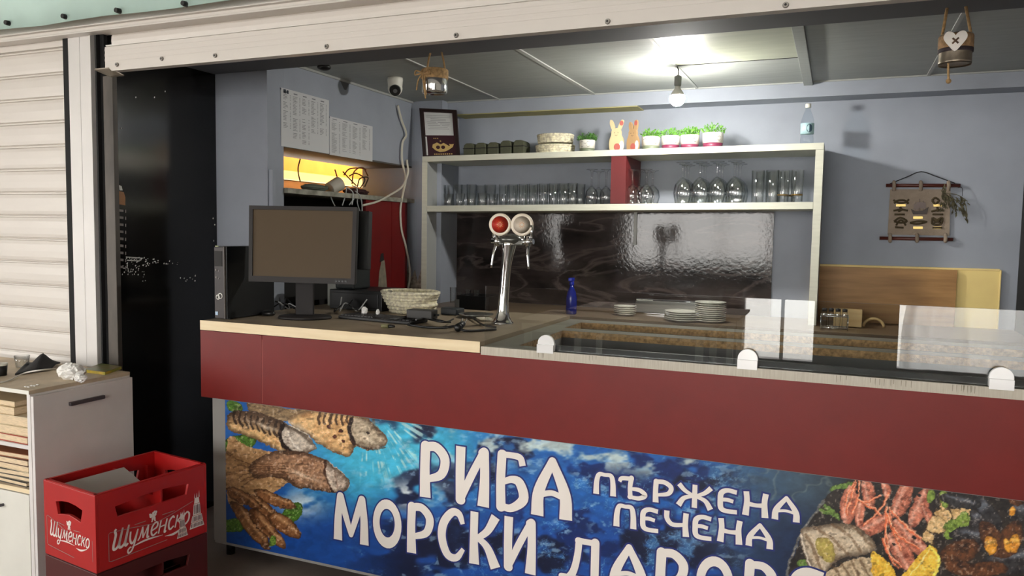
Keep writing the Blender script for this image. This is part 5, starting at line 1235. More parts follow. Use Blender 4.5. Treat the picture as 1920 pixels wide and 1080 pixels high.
for k, (px, y) in enumerate(((1185, 4.73), (1211, 4.73), (1198, 4.83), (1223, 4.84), (1214, 4.94))):
    x = xs(px, y); put('snifter', lambda: stem_inv('brandy_glass', .047, .034, .118, .085, .036), x, y, zs(x)+.0005, ['front left upside-down balloon glass right of the red divider', 'front right upside-down balloon glass of the small cluster', 'middle left upside-down balloon glass of the small cluster', 'middle right upside-down balloon glass of the small cluster', 'rearmost upside-down balloon glass of the small cluster'][k], 'balloon glasses right of the divider')
for r in range(3):
    for k, px in enumerate((1279, 1311, 1343, 1376)):
        y = 4.72+.105*r; x = xs(px+r*5, y); put('wine', lambda: stem_inv('wine_glass', .054, .042, .150, .085, .042), x, y, zs(x)+.0005, 'upside-down wine glass, %s from the left in the %s row of the large cluster' % (ORD[k], ['front', 'middle', 'rear'][r]), 'wine glasses in the large cluster')
for k, px in enumerate((1420, 1447)):
    y = 4.74; x = xs(px, y); put('beer', lambda: tumbler('beer_glass', .033, .037, .188), x, y, zs(x)+.0005, ['tall clear beer glass just right of the wine glasses', 'second tall clear beer glass right of the wine glasses'][k], 'beer glasses')
mGoldLine = M('gold_line', (120, 96, 52), .3, metal=.6)
def banded():
    o = thing('banded_glass', 'x', 'glass')
    MB().lathe([(0, 0), (.030, 0), (.031, .003), (.035, .185), (.034, .186), (.033, .185), (.029, .008), (0, .008)], 20).build('body', mGlass, o, world=False)
    MB().lathe([(.0319, .040), (.0322, .048)], 20).build('band', mGoldLine, o, world=False, fix=False)
    return o
for k, (px, y) in enumerate(((1468, 4.74), (1480, 4.83), (1494, 4.74))):
    x = xs(px, y); put('band', banded, x, y, zs(x)+.0005, ['gold-banded tall glass third from the right-hand shelf end', 'gold-banded tall glass behind the other two', 'gold-banded tall glass nearest the right end of the shelf'][k], 'gold banded glasses')
for y_ in (4.86,):
    for k, px in enumerate((1428, 1452)):
        x = xs(px, y_); put('beer', None, x, y_, zs(x)+.0005, ['rear beer glass behind the first beer glass', 'rear beer glass behind the second beer glass'][k], 'rear beer glasses')

# ------------------------------------------------ things on the top board
def top(px, y): x = at_y(px, 280, y).x; return x, y, zt(x)+.0006
# framed certificate leaning on the wall
A, B_, Cc, Dd = at_y(789, 204, 4.98), at_y(857, 207.5, 4.98), at_y(863, 291.5, 4.83), at_y(795, 293, 4.83)
zc0 = zt(A.x)+.001
fr = thing('framed_certificate', 'dark framed certificate leaning at the left end of the shelf top', 'picture frame', ((A.x+B_.x)/2, 4.85, zc0))
Dd = Vector((at_y(795, 293, 4.71).x, 4.71, zc0)); Cc = Vector((at_y(863, 291.5, 4.71).x, 4.71, zc0))
A = at_y(788, 204, 4.772); B_ = at_y(857, 207.5, 4.772)
nF = (B_-A).cross(Dd-A).normalized(); nF = -nF if nF.y > 0 else nF
def fq(a, b2, d=0): return (A*(1-a)+B_*a)*(1-b2)+(Dd*(1-a)+Cc*a)*b2+nF*d
def fbox(mb, a0, a1, b0, b1, d0, d1):
    return mb.add([fq(a, b2, d) for d in (d0, d1) for b2 in (b0, b1) for a in (a0, a1)], [(0, 1, 3, 2), (4, 6, 7, 5), (0, 4, 5, 1), (2, 3, 7, 6), (0, 2, 6, 4), (1, 5, 7, 3)])
mb = MB(); fbox(mb, 0, 1, 0, .06, 0, .016); fbox(mb, 0, 1, .97, 1, 0, .016); fbox(mb, 0, .085, .06, .97, 0, .016); fbox(mb, .915, 1, .06, .97, 0, .016)
mb.build('frame', M('frame_dark_brown', (40, 24, 22), .35), fr)
fbox(MB(), .085, .915, .06, .97, .002, .004).build('backing', M('maroon_sheet', (56, 18, 28), .45), fr)
fbox(MB(), .10, .87, .07, .55, .004, .005).build('paper_sheet', mPaper, fr)
fbox(MB(), .09, .13, .58, .96, .004, .0055).build('paper_edge', mPaper, fr)
mb = MB(); mpf = lambda a, b2: fq(a, b2, .0054); rr = random.Random(2)
for k in range(9):
    b2 = .13+k*.035; w = rr.uniform(.2, .34); mb.add([mpf(.48-w, b2), mpf(.48+w, b2), mpf(.48+w, b2+.008), mpf(.48-w, b2+.008)], [(0, 1, 2, 3)])
mb.build('text_line', M('grey_print', (140, 140, 142), .7), fr, fix=False)
mb = MB(); mpf2 = lambda a, b2: fq(a, b2, .0046)
crest = [(.28, .74), (.40, .70), (.50, .74), (.60, .70), (.78, .74), (.86, .73), (.82, .80), (.70, .86), (.60, .89), (.46, .90), (.34, .86), (.26, .80)]
holes = [[(.5+dx+.055*math.cos(a), .80+.038*math.sin(a)) for a in [2*math.pi*i/12 for i in range(12)]] for dx in (-.08, .06)]
mb.sheet([crest]+holes, mpf2)
for k in range(9): mb.add([mpf2(.30+k*.058, .93), mpf2(.335+k*.058, .93), mpf2(.335+k*.058, .955), mpf2(.30+k*.058, .955)], [(0, 1, 2, 3)])
for k in range(7): mb.add([mpf2(.31+k*.05, .605), mpf2(.34+k*.05, .605), mpf2(.34+k*.05, .625), mpf2(.31+k*.05, .625)], [(0, 1, 2, 3)])
mb.disc((.50, .67), .022, mpf2, 8, 0, .014)
mb.build('gold_print', M('gold_print', (206, 176, 110), .4), fr, fix=False)
# dark green pouches
mPouch = M('dark_olive_cloth', (74, 76, 58), .8, var=.1, vs=30)
for k, px in enumerate((881, 903, 926, 950, 974)):
    x, y, z = top(px, 4.76); w = .112; h = .088+.008*(k > 2)
    o = thing('cloth_pouch', ['leftmost', 'second', 'middle', 'fourth', 'rightmost'][k]+' of the five dark olive cloth pouches on the shelf top', 'pouch', (x, y, z), 0, 'dark olive cloth pouches')
    out = [(-w*.36, 0), (w*.36, 0), (w*.37, h*.6), (w*.33, h*.86), (w*.2, h), (-w*.2, h), (-w*.33, h*.86), (-w*.37, h*.6)]
    MB().plate([out], .11, lambda a, b2, d: Vector((a, d-.02, b2))).build('pouch_body', mPouch, o, world=False, bevel=.008, seg=3)
    MB().box(-w*.375, w*.375, -.024, .09, h*.56, h*.62).build('band', M('black_band', (22, 18, 16), .6), o, world=False, bevel=.002)
# straw trays
x, y, z = top(1041, 4.80)
def tray(z0, r, label, sx=1.0):
    o = thing('straw_tray', label, 'basket', (x, y, z0), 0, 'straw trays on the shelf top')
    mb = MB()
    for k in range(4):
        rr_ = r*(.95+.05*k/3); mb.tube([(rr_*math.cos(a)*sx, .75*rr_*math.sin(a), .008+k*.0145) for a in [2*math.pi*i/64 for i in range(64)]], .0085, 8, 0, 0, True)
    for i, v in enumerate(mb.v):
        a = math.atan2(v.y, v.x); kk = 1+.012*math.sin(a*44+v.z*160); mb.v[i] = Vector((v.x*kk, v.y*kk, v.z))
    mb.build('coil_wall', mStraw, o, world=False, fix=False)
    MB().lathe([(0, .003), (r*.95, .003), (r*.95, .008), (0, .008)], 40, (0, 0, 0), 0, False, Matrix.Diagonal((sx, .75, 1))).build('base', mStraw, o, world=False)
tray(z, .125, 'lower straw tray of the stacked pair on the shelf top'); tray(z+.068, .116, 'upper straw tray of the stacked pair on the shelf top')
# plants in small pots
mLeaf = M('plant_green', (96, 152, 52), .5, var=.35, vs=60); mLeafD = M('plant_dark_green', (70, 118, 44), .5, var=.4, vs=60)
mPot = M('pot_white', (214, 210, 202), .4); mPurple = M('pot_plum_base', (108, 38, 64), .45); mOlive = M('pot_olive_base', (104, 112, 92), .45)
mInk = M('black_ink', (40, 38, 40), .5)
def plant(px, base, leaf, label, r, h, fr_, fh, seed, doodle):
    x, y, z = top(px, 4.74)
    o = thing('potted_plant', label, 'plant', (x, y, z), 0, 'small potted plants on the shelf top')
    MB().lathe([(0, .0), (r*.86, 0), (r*.9, .004), (r*.95, h*.3)], 26).build('pot_base', base, o, world=False)
    MB().lathe([(r*.95, h*.3), (r, h*.96), (r*.96, h), (r*.9, h), (r*.9, h-.01), (0, h-.01)], 26).build('pot', mPot, o, world=False)
    mb = MB()
    mpd = lambda a, b2: Vector((r*1.0*math.sin(a), -r*1.0*math.cos(a)-.0012, b2))
    for c in ((-.42, .42) if doodle else ()):
        mb.ribbon([(c+.27*math.cos(t_), h*.62+.0165*math.sin(t_)) for t_ in [2*math.pi*i/16 for i in range(17)]], [.0011]*17, mpd, 0, 0)
    if doodle: mb.ribbon([(-.15, h*.66), (0, h*.7), (.15, h*.66)], [.001]*3, mpd)
    else:
        mb.ribbon([(-.75, h*.72), (-.45, h*.80), (-.15, h*.70)], [.001]*3, mpd); mb.ribbon([(.1, h*.74), (.4, h*.80), (.7, h*.66)], [.001]*3, mpd)
        mb.ribbon([(.75+.2*math.cos(t_), h*.6+.012*math.sin(t_)) for t_ in [2*math.pi*i/12 for i in range(13)]], [.001]*13, mpd, 0, 0)
    mb.build('doodle', mInk, o, world=False, fix=False)
    rr = random.Random(seed); mb = MB()
    for k in range(190):
        th = rr.uniform(0, 2*math.pi); q = math.sqrt(rr.random()); px_, py_ = q*fr_*math.cos(th), q*fr_*.9*math.sin(th)
        pz = h-.006+fh*(rr.uniform(.1, 1.0))*(1-.45*q*q)
        d = Vector((px_*.9+rr.uniform(-.02, .02), py_*.9+rr.uniform(-.02, .02), .05)).normalized(); s_ = rr.uniform(.007, .013)
        sd = d.cross(Vector((rr.uniform(-1, 1), rr.uniform(-1, 1), .3))).normalized(); up = d.cross(sd)
        p = Vector((px_, py_, pz)); mb.add([p-d*s_*.3, p+sd*s_*.45+d*s_*.3, p+d*s_*1.1+up*s_*.2, p-sd*s_*.45+d*s_*.3], [(0, 1, 2, 3)])
    for k in range(26):
        th = rr.uniform(0, 2*math.pi); q = rr.random(); a = Vector((q*fr_*.5*math.cos(th), q*fr_*.5*math.sin(th), h-.012)); b_ = Vector((q*fr_*math.cos(th), q*fr_*math.sin(th), h+fh*.7*rr.uniform(.4, 1)))
        mb.tube([a, b_], .0012, 4, 0, 0)
    mb.build('foliage', leaf, o, world=False, fix=False)
plant(1101, mOlive, mLeafD, 'dark green plant in a white pot with drawn spectacles beside the straw trays', .050, .075, .062, .052, 1, True)
plant(1220, mOlive, mLeaf, 'bright green plant in a white pot with a grey-green base', .056, .080, .060, .055, 2, False)
plant(1257, mPurple, mLeaf, 'bright green plant in a plum-based pot, leftmost of the three plum pots', .056, .080, .060, .055, 3, False)
plant(1293, mPurple, mLeaf, 'bright green plant in a plum-based pot, middle of the three plum pots', .056, .080, .060, .055, 4, False)
plant(1336, mPurple, mLeaf, 'bright green plant in a plum-based pot standing apart on the right', .062, .088, .072, .062, 5, False)
# wooden rabbits
mRab = M('pale_rabbit_wood', (192, 174, 134), .6, var=.06); mRab2 = M('tan_rabbit_wood', (162, 130, 92), .6, var=.08)
mPink = M('rabbit_pink', (160, 82, 74), .6); mPolka = M('polka_pale', (226, 214, 214), .6)
def rabbit(px, mt, label, s, ears, turn):
    x, y, z = top(px, 4.73); o = thing('wooden_rabbit', label, 'figurine', (x, y, z), turn, 'wooden rabbits on the shelf top')
    body = [(-.030, 0), (.028, 0), (.040, .03), (.038, .065), (.026, .088), (.026, .105), (.018, .120), (0, .126), (-.018, .121), (-.030, .108), (-.030, .090), (-.040, .062), (-.042, .03)]
    MB().plate([smooth_poly([(a*s, b2*s) for a, b2 in body], 3)], .018, lambda a, b2, d: Vector((a, d-.009, b2))).build('body', mt, o, world=False, bevel=.002)
    for k, e in enumerate(ears):
        ob = MB().plate([smooth_poly([(a*s, b2*s) for a, b2 in e], 3)], .014, lambda a, b2, d: Vector((a, d-.007, b2))).build('ear', mt, o, world=False, bevel=.002)
        if k == len(ears)-1:
            ex = sum(p[0] for p in e)/len(e)*s; ez = max(p[1] for p in e)*s-.018*s
            MB().disc((ex+.004*s, ez), .011*s, lambda a, b2: Vector((a, -.0082, b2)), 12, 0, .014*s).build('ear_patch', mPink, ob, world=False, fix=False)
    MB().disc((.004*s, .022*s), .018*s, lambda a, b2: Vector((a, -.0098, b2)), 18, 0, .020*s).build('belly_patch', mPink, o, world=False, fix=False)
    MB().disc((.030*s, .030*s), .013*s, lambda a, b2: Vector((a, -.0096, b2)), 12, 0, .026*s).build('side_patch', mPolka, o, world=False, fix=False)
    mb = MB(); mpq = lambda a, b2: Vector((a, -.0099, b2))
    mb.disc((-.012*s, .100*s), .0022*s, mpq, 8); mb.disc((.008*s, .100*s), .0022*s, mpq, 8); mb.ribbon([(-.01*s, .088*s), (-.002*s, .084*s), (.006*s, .088*s)], [.0009]*3, mpq)
    mb.build('face_mark', mInk, o, world=False, fix=False)
rabbit(1156, mRab, 'pale wooden rabbit with two upright ears and a pink belly spot', 1.12, [[(-.026, .115), (-.010, .118), (-.016, .150), (-.030, .172), (-.040, .168), (-.040, .145)], [(.004, .118), (.020, .114), (.034, .145), (.038, .166), (.026, .170), (.012, .150)]], 0)
rabbit(1187, mRab2, 'tan wooden rabbit with bent ears to the right of the pale one', 1.05, [[(-.024, .112), (-.004, .118), (-.006, .150), (-.022, .168), (-.032, .150)], [(.002, .118), (.022, .110), (.030, .15), (.026, .175), (.010, .172), (.006, .150)]], -.35)
# water bottle
x, y, z = top(1512, 4.80)
wbt = thing('water_bottle', 'clear plastic water bottle with a pale blue label on the shelf top', 'bottle', (x, y, z))
MB().lathe([(0, .004), (.030, 0), (.036, .008), (.036, .045), (.033, .055), (.036, .065), (.036, .13), (.033, .15), (.024, .18), (.014, .205), (.0135, .222)], 28).build('body', pane_mat('bottle_plastic', (.90, .93, .95), 1.35, .05), wbt, world=False)
MB().lathe([(.0368, .068), (.0368, .128)], 28).build('paper_label', M('pale_blue_label', (176, 208, 214), .5), wbt, world=False, fix=False)
MB().disc((.012, .098), .016, lambda a, b2: Vector((a, -math.sqrt(max(0, .0374**2-a*a)), b2)), 14, 0, .024).build('label_mark', M('dark_teal_print', (54, 76, 92), .5), wbt, world=False, fix=False)
MB().lathe([(.0155, .218), (.0155, .238), (.014, .240), (0, .240)], 20).build('cap', mWhite, wbt, world=False)

# ================================================================= on the walls
# printed lists on the left wall
XP = X_LW+.0022
def listing(name, label, cs, cols, seed):
    o = thing(name, label, 'price list', tuple(at_x(*cs[3], XP)))
    P = [at_x(*q, XP) for q in cs]; P = [Vector((XP, v.y, v.z)) for v in P]
    zt0 = (P[0].z+P[1].z)/2; zb0 = (P[2].z+P[3].z)/2; y0, y1 = (P[0].y+P[3].y)/2, (P[1].y+P[2].y)/2
    mpl = lambda a, b2, e=0: Vector((XP+e, y0+(y1-y0)*a, zt0+(zb0-zt0)*b2))
    MB().add([mpl(0, 0), mpl(1, 0), mpl(1, 1), mpl(0, 1)], [(0, 1, 2, 3)]).build('paper_sheet', M('list_paper', (206, 207, 208), .8), o, fix=False)
    rr = random.Random(seed); mb = MB()
    def q(a, b2, w, h): mb.add([mpl(a, b2, .001), mpl(a+w, b2, .001), mpl(a+w, b2+h, .001), mpl(a, b2+h, .001)], [(0, 1, 2, 3)])
    for c in range(cols):
        a0 = .04+c/cols*.94; w = .94/cols*.82
        q(a0+.1*w, .045, w*.5, .02); rows = int(34); stop = rr.uniform(.62, .95)
        for r in range(rows):
            b2 = .10+r*.0255
            if b2 > stop or rr.random() < .12: continue
            q(a0, b2, w*rr.uniform(.3, .62), .009); q(a0+w*.84, b2, w*.13, .009)
    mb.build('print_rows', M('list_print', (126, 128, 132), .8), o, fix=False)
    mb = MB()
    if seed == 1:
        q(.045, .015, .05, .07); q(.11, .02, .035, .06)
    q(-.012, .01, .014, .03)
    mb.build('logo_print', M('logo_dark', (56, 64, 76), .7), o, fix=False)
listing('price_list', 'larger printed list taped on the left wall above the pass-through', [(527, 163), (617, 189), (617, 290), (527, 272)], 5, 1)
listing('price_list', 'smaller printed list to the right of the larger one on the left wall', [(618, 217), (699, 238), (698, 302.5), (618, 290.5)], 4, 2)
tag(MB().add([(X_LW+.001, at_x(*q, X_LW).y, at_x(*q, X_LW).z) for q in ((636, 148), (655, 155), (649, 169), (645, 168))], [(0, 1, 2, 3)]).build('paint_patch', M('grey_patch', (92, 94, 96), .8), fix=False), 'small grey triangular paint patch under the ceiling on the left wall', 'patch')
# ledge, red board
tag(MB().box(-3.16, -2.765, 3.42, Y_STUB, 1.742, 1.77).build('ledge', M('worn_ledge', (170, 168, 156), .6, vs=16, col2=(110, 108, 96))), 'worn pale ledge board under the pass-through opening', 'ledge')
rb = thing('red_board', 'dark red board with a torn hole below the pass-through ledge', 'board', (-2.78, 4.45, 1.05))
MB().box(-2.80, -2.78, 4.20, 4.512, 1.0, 1.741).build('board_panel', mRedBoard, rb)
MB().box(-2.80, -2.779, 4.514, 4.715, 1.0, 1.741).build('board_panel', mRedBoard, rb)
xr2 = -2.7785
mb = MB(); P = [at_x(*q, xr2) for q in ((709, 545), (711, 510), (716, 486), (721, 488), (724, 515), (726, 545))]; mb.add(P, [tuple(range(6))]); mb.build('tear', M('bare_board', (150, 138, 118), .9, vs=22, col2=(110, 106, 94)), rb, fix=False)
mb = MB(); P = [at_x(*q, xr2+.0005) for q in ((712, 492), (714, 476), (719, 474), (720, 488))]; mb.add(P, [tuple(range(4))]); mb.build('tear_tip', mDark, rb, fix=False)
# cupboard boxes in the dark under the ledge
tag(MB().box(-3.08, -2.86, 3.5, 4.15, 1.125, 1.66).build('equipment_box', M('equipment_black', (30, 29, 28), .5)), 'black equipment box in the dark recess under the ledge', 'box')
# white cables
def wall_pts(pp, X, dx=.012): return [Vector((X+dx, at_x(px, py, X).y, at_x(px, py, X).z)) for px, py in pp]
mCable = M('cable_ivory', (204, 200, 184), .5)
tag(MB().tube(wall_pts([(741, 198), (748, 225), (757, 252), (750, 268), (749, 300), (756, 335), (751, 362), (746, 392), (748, 430), (757, 465), (764, 505), (763, 530), (756, 552)], X_LW, .02), .0075, 10).build('wall_cable', mCable), 'long ivory cable running down the left wall to the bar', 'cable')
tag(MB().tube(wall_pts([(751, 300), (753, 325), (742, 350), (720, 365), (695, 378), (668, 385)], X_LW, .05), .007, 10).build('wall_cable', mCable), 'ivory cable branching left across the ledge towards the monitor', 'cable')
# clutter on the ledge
ZL = 1.771
def led(px, X=-2.85): p = at_x(px, 355, X); return Vector((X, p.y, ZL))
p = led(623); tag(MB().cyl(p+Vector((0, -.03, .02)), p+Vector((.02, .05, .06)), .04, .045, 16).build('white_adaptor', M('dirty_white_plastic', (176, 170, 156), .5), bevel=.004), 'dirty white plastic cap-like adaptor lying on the ledge', 'adaptor')
p = led(590); tag(crumple((p.x, p.y, ZL+.02), .05, 1, 2.4, .42, 55, .3).build('dark_cloth', M('grey_green_cloth', (92, 98, 88), .9), fix=False), 'grey-green rag on the ledge left of the white adaptor', 'rag')
p = led(650); tag(crumple((p.x, p.y+.1, ZL+.02), .05, 1, 2.6, .42, 56, .3).build('dark_cloth', M('red_black_rag', (60, 30, 30), .9), fix=False), 'dark red and black heap of leads on the ledge right of the adaptor', 'heap')
cols_ = [('dark red', M('lead_dark_red', (84, 30, 28), .5)), ('black', mBlack), ('grey', M('lead_grey', (170, 172, 172), .5)), ('brown', M('lead_brown', (110, 70, 46), .5))]
leads = [([(628, 318), (634, 338), (639, 352)], 0, 'dark red stiff lead rising left of the tangle'), ([(643, 322), (656, 336), (668, 348)], 1, 'black stiff lead leaning right in the tangle'), ([(645, 328), (655, 317), (675, 315), (686, 318)], 0, 'dark red lead arching under the opening top'), ([(660, 345), (664, 322), (680, 314), (690, 330)], 3, 'brown lead looping near the right end of the opening'), ([(670, 350), (675, 335), (690, 333), (684, 350)], 1, 'black lead loop at the right end of the ledge'), ([(655, 330), (668, 325), (684, 336), (676, 352)], 1, 'black lead bowing over the heap on the ledge'),
         ([(650, 350), (648, 365), (642, 385)], 2, 'grey lead hanging from the ledge, leftmost'), ([(660, 348), (669, 352), (668, 366), (655, 384)], 2, 'grey lead curling down behind the monitor top'), ([(666, 358), (676, 370), (679, 395), (674, 420)], 2, 'grey lead hanging lowest beside the monitor'), ([(652, 352), (662, 362), (660, 384)], 2, 'grey lead hanging second from left'), ([(618, 360), (622, 374), (628, 386)], 2, 'thin grey lead hanging left of the tangle'), ([(672, 366), (670, 380), (677, 402), (676, 410)], 2, 'grey lead hanging beside the lowest one'), ([(563, 298), (559, 315), (560, 328), (563, 340)], 1, 'thin black lead hanging alone in the bright opening')]
for i, (pp, c, lab) in enumerate(leads):
    X = -2.80+.012*(i % 5) if c == 2 else -2.92+.03*(i % 5)
    if i == 12: X = -3.1
    tag(MB().tube([at_x(px, py, X) for px, py in pp], .0042 if c != 2 else .0036, 7).build('lead', cols_[c][1]), lab, 'lead')
# knotted rope wall hanging
YH = Y_BACK-.012
wh = thing('wall_hanging', 'beige cloth wall hanging with rope knots and a small ship between two rods', 'wall hanging', tuple(at_y(1718, 448, YH)))
mRod = M('mahogany_rod', (86, 36, 26), .35); mHes = M('hessian_cloth', (158, 142, 126), .9, var=.06, vs=30, bump=.3, bs=400)
def hq(px, py, d=0): v = at_y(px, py, YH); return Vector((v.x, YH-d, v.z))
MB().cyl(hq(1661, 348, .012), hq(1800, 348, .012), .010, n=12).build('rod', mRod, wh)
MB().cyl(hq(1649, 446.5, .012), hq(1786, 449, .012), .010, n=12).build('rod', mRod, wh)
MB().add([hq(1669, 355, .004), hq(1782, 355, .004), hq(1780, 442, .004), hq(1664, 440, .004)], [(0, 1, 2, 3)]).build('cloth', mHes, wh, fix=False)
for px in (1676, 1726, 1778): MB().tube([hq(px, 357, .006), hq(px, 347, .026), hq(px, 341.5, .012), hq(px, 347, .002)], .010, 8).build('hanging_loop', mHes, wh)
for px in (1668.5, 1719, 1772): MB().tube([hq(px, 439, .006), hq(px, 447, .026), hq(px, 452.5, .012), hq(px, 447, .002)], .010, 8).build('hanging_loop', mHes, wh)
MB().tube([hq(1668, 345, .014), hq(1700, 332, .006), hq(1727, 322, .004), hq(1755, 331, .006), hq(1790, 344, .014)], .003, 6).build('cord', mBlack, wh)
mRope = M('dark_rope', (74, 62, 38), .9, var=.3, vs=150)
knots = [[(1675, 375), (1684, 380), (1696, 380), (1704, 374)], [(1676, 381), (1684, 376), (1696, 376), (1703, 382)]], [[(1675, 395), (1688, 393), (1702, 395)], [(1687, 388), (1690, 393), (1684, 397)]], [[(1676, 415), (1688, 408), (1700, 415), (1688, 418), (1676, 415)], [(1680, 423), (1686, 414), (1692, 414), (1698, 423)]], [[(1747, 376), (1753, 371), (1760, 376), (1753, 382), (1747, 376)]], [[(1746, 397), (1757, 394), (1770, 395)], [(1757, 388), (1758, 397)]], [[(1748, 408), (1757, 412), (1766, 408), (1764, 420), (1748, 420), (1748, 408)], [(1750, 412), (1764, 418)], [(1764, 412), (1750, 418)]], [[(1706, 418), (1720, 415), (1737, 416), (1720, 420), (1706, 418)]], [[(1677, 402), (1696, 402)], [(1678, 426), (1694, 427)]], [[(1748, 402), (1768, 402)], [(1748, 427), (1766, 427)]]
for kn in knots:
    mb = MB()
    for pp in kn: mb.tube([hq(a, b2, .010) for a, b2 in pp], .0055, 7)
    mb.build('rope_knot', mRope, wh)
mPl = M('brass_plate', (226, 196, 116), .3, metal=.5)
for px, py, w in ((1689, 385, 9), (1758, 385, 8), (1721, 408, 9), (1721, 427, 9), (1757, 427, 7)): MB().add([hq(px-w, py-2.3, .007), hq(px+w, py-2.3, .007), hq(px+w, py+2.3, .007), hq(px-w, py+2.3, .007)], [(0, 1, 2, 3)]).build('name_plate', mPl, wh, fix=False)
shp = MB().plate([[(a, b2) for a, b2 in ((1708, 392), (1716, 396), (1730, 395), (1741, 388), (1737, 402), (1712, 402))]], .012, lambda a, b2, d: hq(a, b2, .004+d)).build('ship', M('ship_dark', (58, 44, 38), .5), wh)
mb = MB()
for px, py in ((1717, 379), (1724, 373), (1731, 376)): mb.tube([hq(px, 395, .010), hq(px, py, .010)], .002, 6, 0, 0)
for px, py, w in ((1717, 388, 4), (1724, 385, 5), (1731, 386, 4)): mb.add([hq(px-w, py-6, .013), hq(px+w, py-6, .013), hq(px+w+1, py+5, .016), hq(px-w-1, py+5, .016)], [(0, 1, 2, 3)])
mb.build('sail', M('sail_grey', (132, 118, 114), .7), shp, fix=False)
# dried sprig
sp = thing('dried_sprig', 'dried grey-green herb sprig hanging from the right end of the wall hanging', 'sprig', tuple(hq(1790, 410, .05)))
mSprig = M('dried_herb', (104, 98, 74), .9, var=.3, vs=40)
rr = random.Random(12); mb = MB()
for (a, b2, c, d, n) in ((1770, 345, 1766, 392, 16), (1766, 362, 1812, 378, 18), (1780, 370, 1806, 400, 22), (1800, 368, 1811, 412, 20), (1770, 362, 1790, 398, 18), (1765, 358, 1772, 388, 14)):
    mb.tube([hq(a, b2, .03), hq((a+c)/2+3, (b2+d)/2-4, .045), hq(c, d, .04)], .0022, 5)
    for i in range(n):
        t = (i+.5)/n; px, py = a+(c-a)*t+rr.uniform(-3, 3), b2+(d-b2)*t+rr.uniform(-3, 3); L_ = rr.uniform(5, 12)
        p = hq(px, py, rr.uniform(.025, .06)); q = hq(px+rr.uniform(-4, 6), py+L_, rr.uniform(.02, .07)); s_ = Vector((.0055, .003, 0))
        mb.add([p-s_*.4, (p+q)/2-s_, q, (p+q)/2+s_], [(0, 1, 2, 3)])
mb.build('stems_and_leaves', mSprig, sp, fix=False)
MB().tube([hq(1795, 352, .014), hq(1803, 353, .02), hq(1803, 368, .03)], .0015, 5).build('thread', mBlack, sp)

# ================================================================= on and under the ceiling
ZB_ = 2.374
# bulb
bx, by = -.826, 4.20
pq = at_y(1270, 185, by)
lb = thing('pendant_bulb', 'glowing white bulb hanging on a short wire from the ceiling', 'lamp', (pq.x, by, pq.z))
mBulb = bpy.data.materials.new('lit_bulb'); mBulb.use_nodes = True
P_ = mBulb.node_tree.nodes['Principled BSDF']; P_.inputs['Emission Color'].default_value = (1, .97, .90, 1); P_.inputs['Emission Strength'].default_value = BULB
MB().ball((pq.x, by, pq.z), .040, 1, 1, 1.0, 24, 14).build('bulb_glass', mBulb, lb)
MB().lathe([(.0375, .017), (.036, .021), (.030, .032), (.021, .046), (.0145, .056), (.0145, .07)], 26, (pq.x, by, pq.z)).build('bulb_collar', mWhite, lb)
MB().lathe([(.017, .066), (.019, .07), (.019, .115), (.008, .122)], 18, (pq.x, by, pq.z)).build('socket', M('socket_grey', (120, 122, 118), .5), lb)
MB().tube([(pq.x, by, pq.z+.12), (pq.x+.002, by, (pq.z+Z_CEIL)/2+.06), (bx, by, Z_CEIL)], .003, 7).build('wire', mBlack, lb)
# CCTV turret
cv = thing('security_camera', 'white turret security camera on the ceiling near the back left corner', 'camera', tuple(at_z(741, 148, Z_CEIL)))
c0 = at_z(741, 146, Z_CEIL)
MB().lathe([(.044, 0), (.046, -.012), (.042, -.05), (.030, -.06)], 26, c0).build('mount', mWhite, cv)
dv_ = (Vector((0, 0, EYE))-c0).normalized(); dv_ = (dv_+Vector((0, 0, -.35))).normalized(); bc_ = c0+Vector((0, 0, -.062))
MB().ball(bc_, .043, n=24, k=14).build('ball_housing', mWhite, cv)
ob = MB().cyl(bc_+dv_*.030, bc_+dv_*.046, .034, .030, 24).build('face_plate', mBlack, cv)
MB().cyl(bc_+dv_*.046, bc_+dv_*.049, .013, .011, 18).cyl(bc_+dv_*.049, bc_+dv_*.050, .005, n=10).build('lens', M('lens_grey', (110, 110, 112), .15), ob)
c1 = at_z(603, 123, ZB_)
tag(MB().ball(c1+Vector((0, .02, -.004)), .035, 1, 1, .5).build('ceiling_sensor', mBlack), 'small black dome sensor under the beam near the left wall', 'sensor')
# hanging jar lantern with a jute bow
def lantern(name, label, px, ptop, y, w, h, ztop_px, zbot_px, tilt):
    pass
yL = 3.22
jt, jb = at_y(815, 140, yL), at_y(817, 175, yL)
ln = thing('jar_lantern', 'silvery jar lantern with a jute bow hanging from the beam on the left', 'lantern', (jt.x, yL, jb.z))
r_ = mpp(jt)*24; hh = at_y(815, 133, yL).z-jb.z
MB().lathe([(0, .0), (r_*.95, .0), (r_, .006), (r_, hh*.85), (r_*.92, hh*.95), (r_*.92, hh), (r_*.86, hh), (r_*.86, hh*.9), (r_*.93, hh*.8), (r_*.93, .01), (0, .01)], 30, (jt.x, yL, jb.z)).build('jar', M('silvered_glass', (206, 206, 204), .1, metal=.9), ln)
MB().lathe([(r_*1.04, hh*.62), (r_*1.07, hh*.68), (r_*1.07, hh*1.02), (r_*1.0, hh*1.06)], 30, (jt.x, yL, jb.z)).build('burlap_band', mTwine, ln)
mb = MB(); cx = jt.x-r_*.45; cy = yL-r_*1.02; cz = jb.z+hh*.8
for s in (-1, 1): mb.tube([(cx, cy, cz), (cx+s*.03, cy-.01, cz+.012), (cx+s*.04, cy-.005, cz-.004), (cx+s*.02, cy-.012, cz-.006), (cx, cy, cz)], .004, 7)
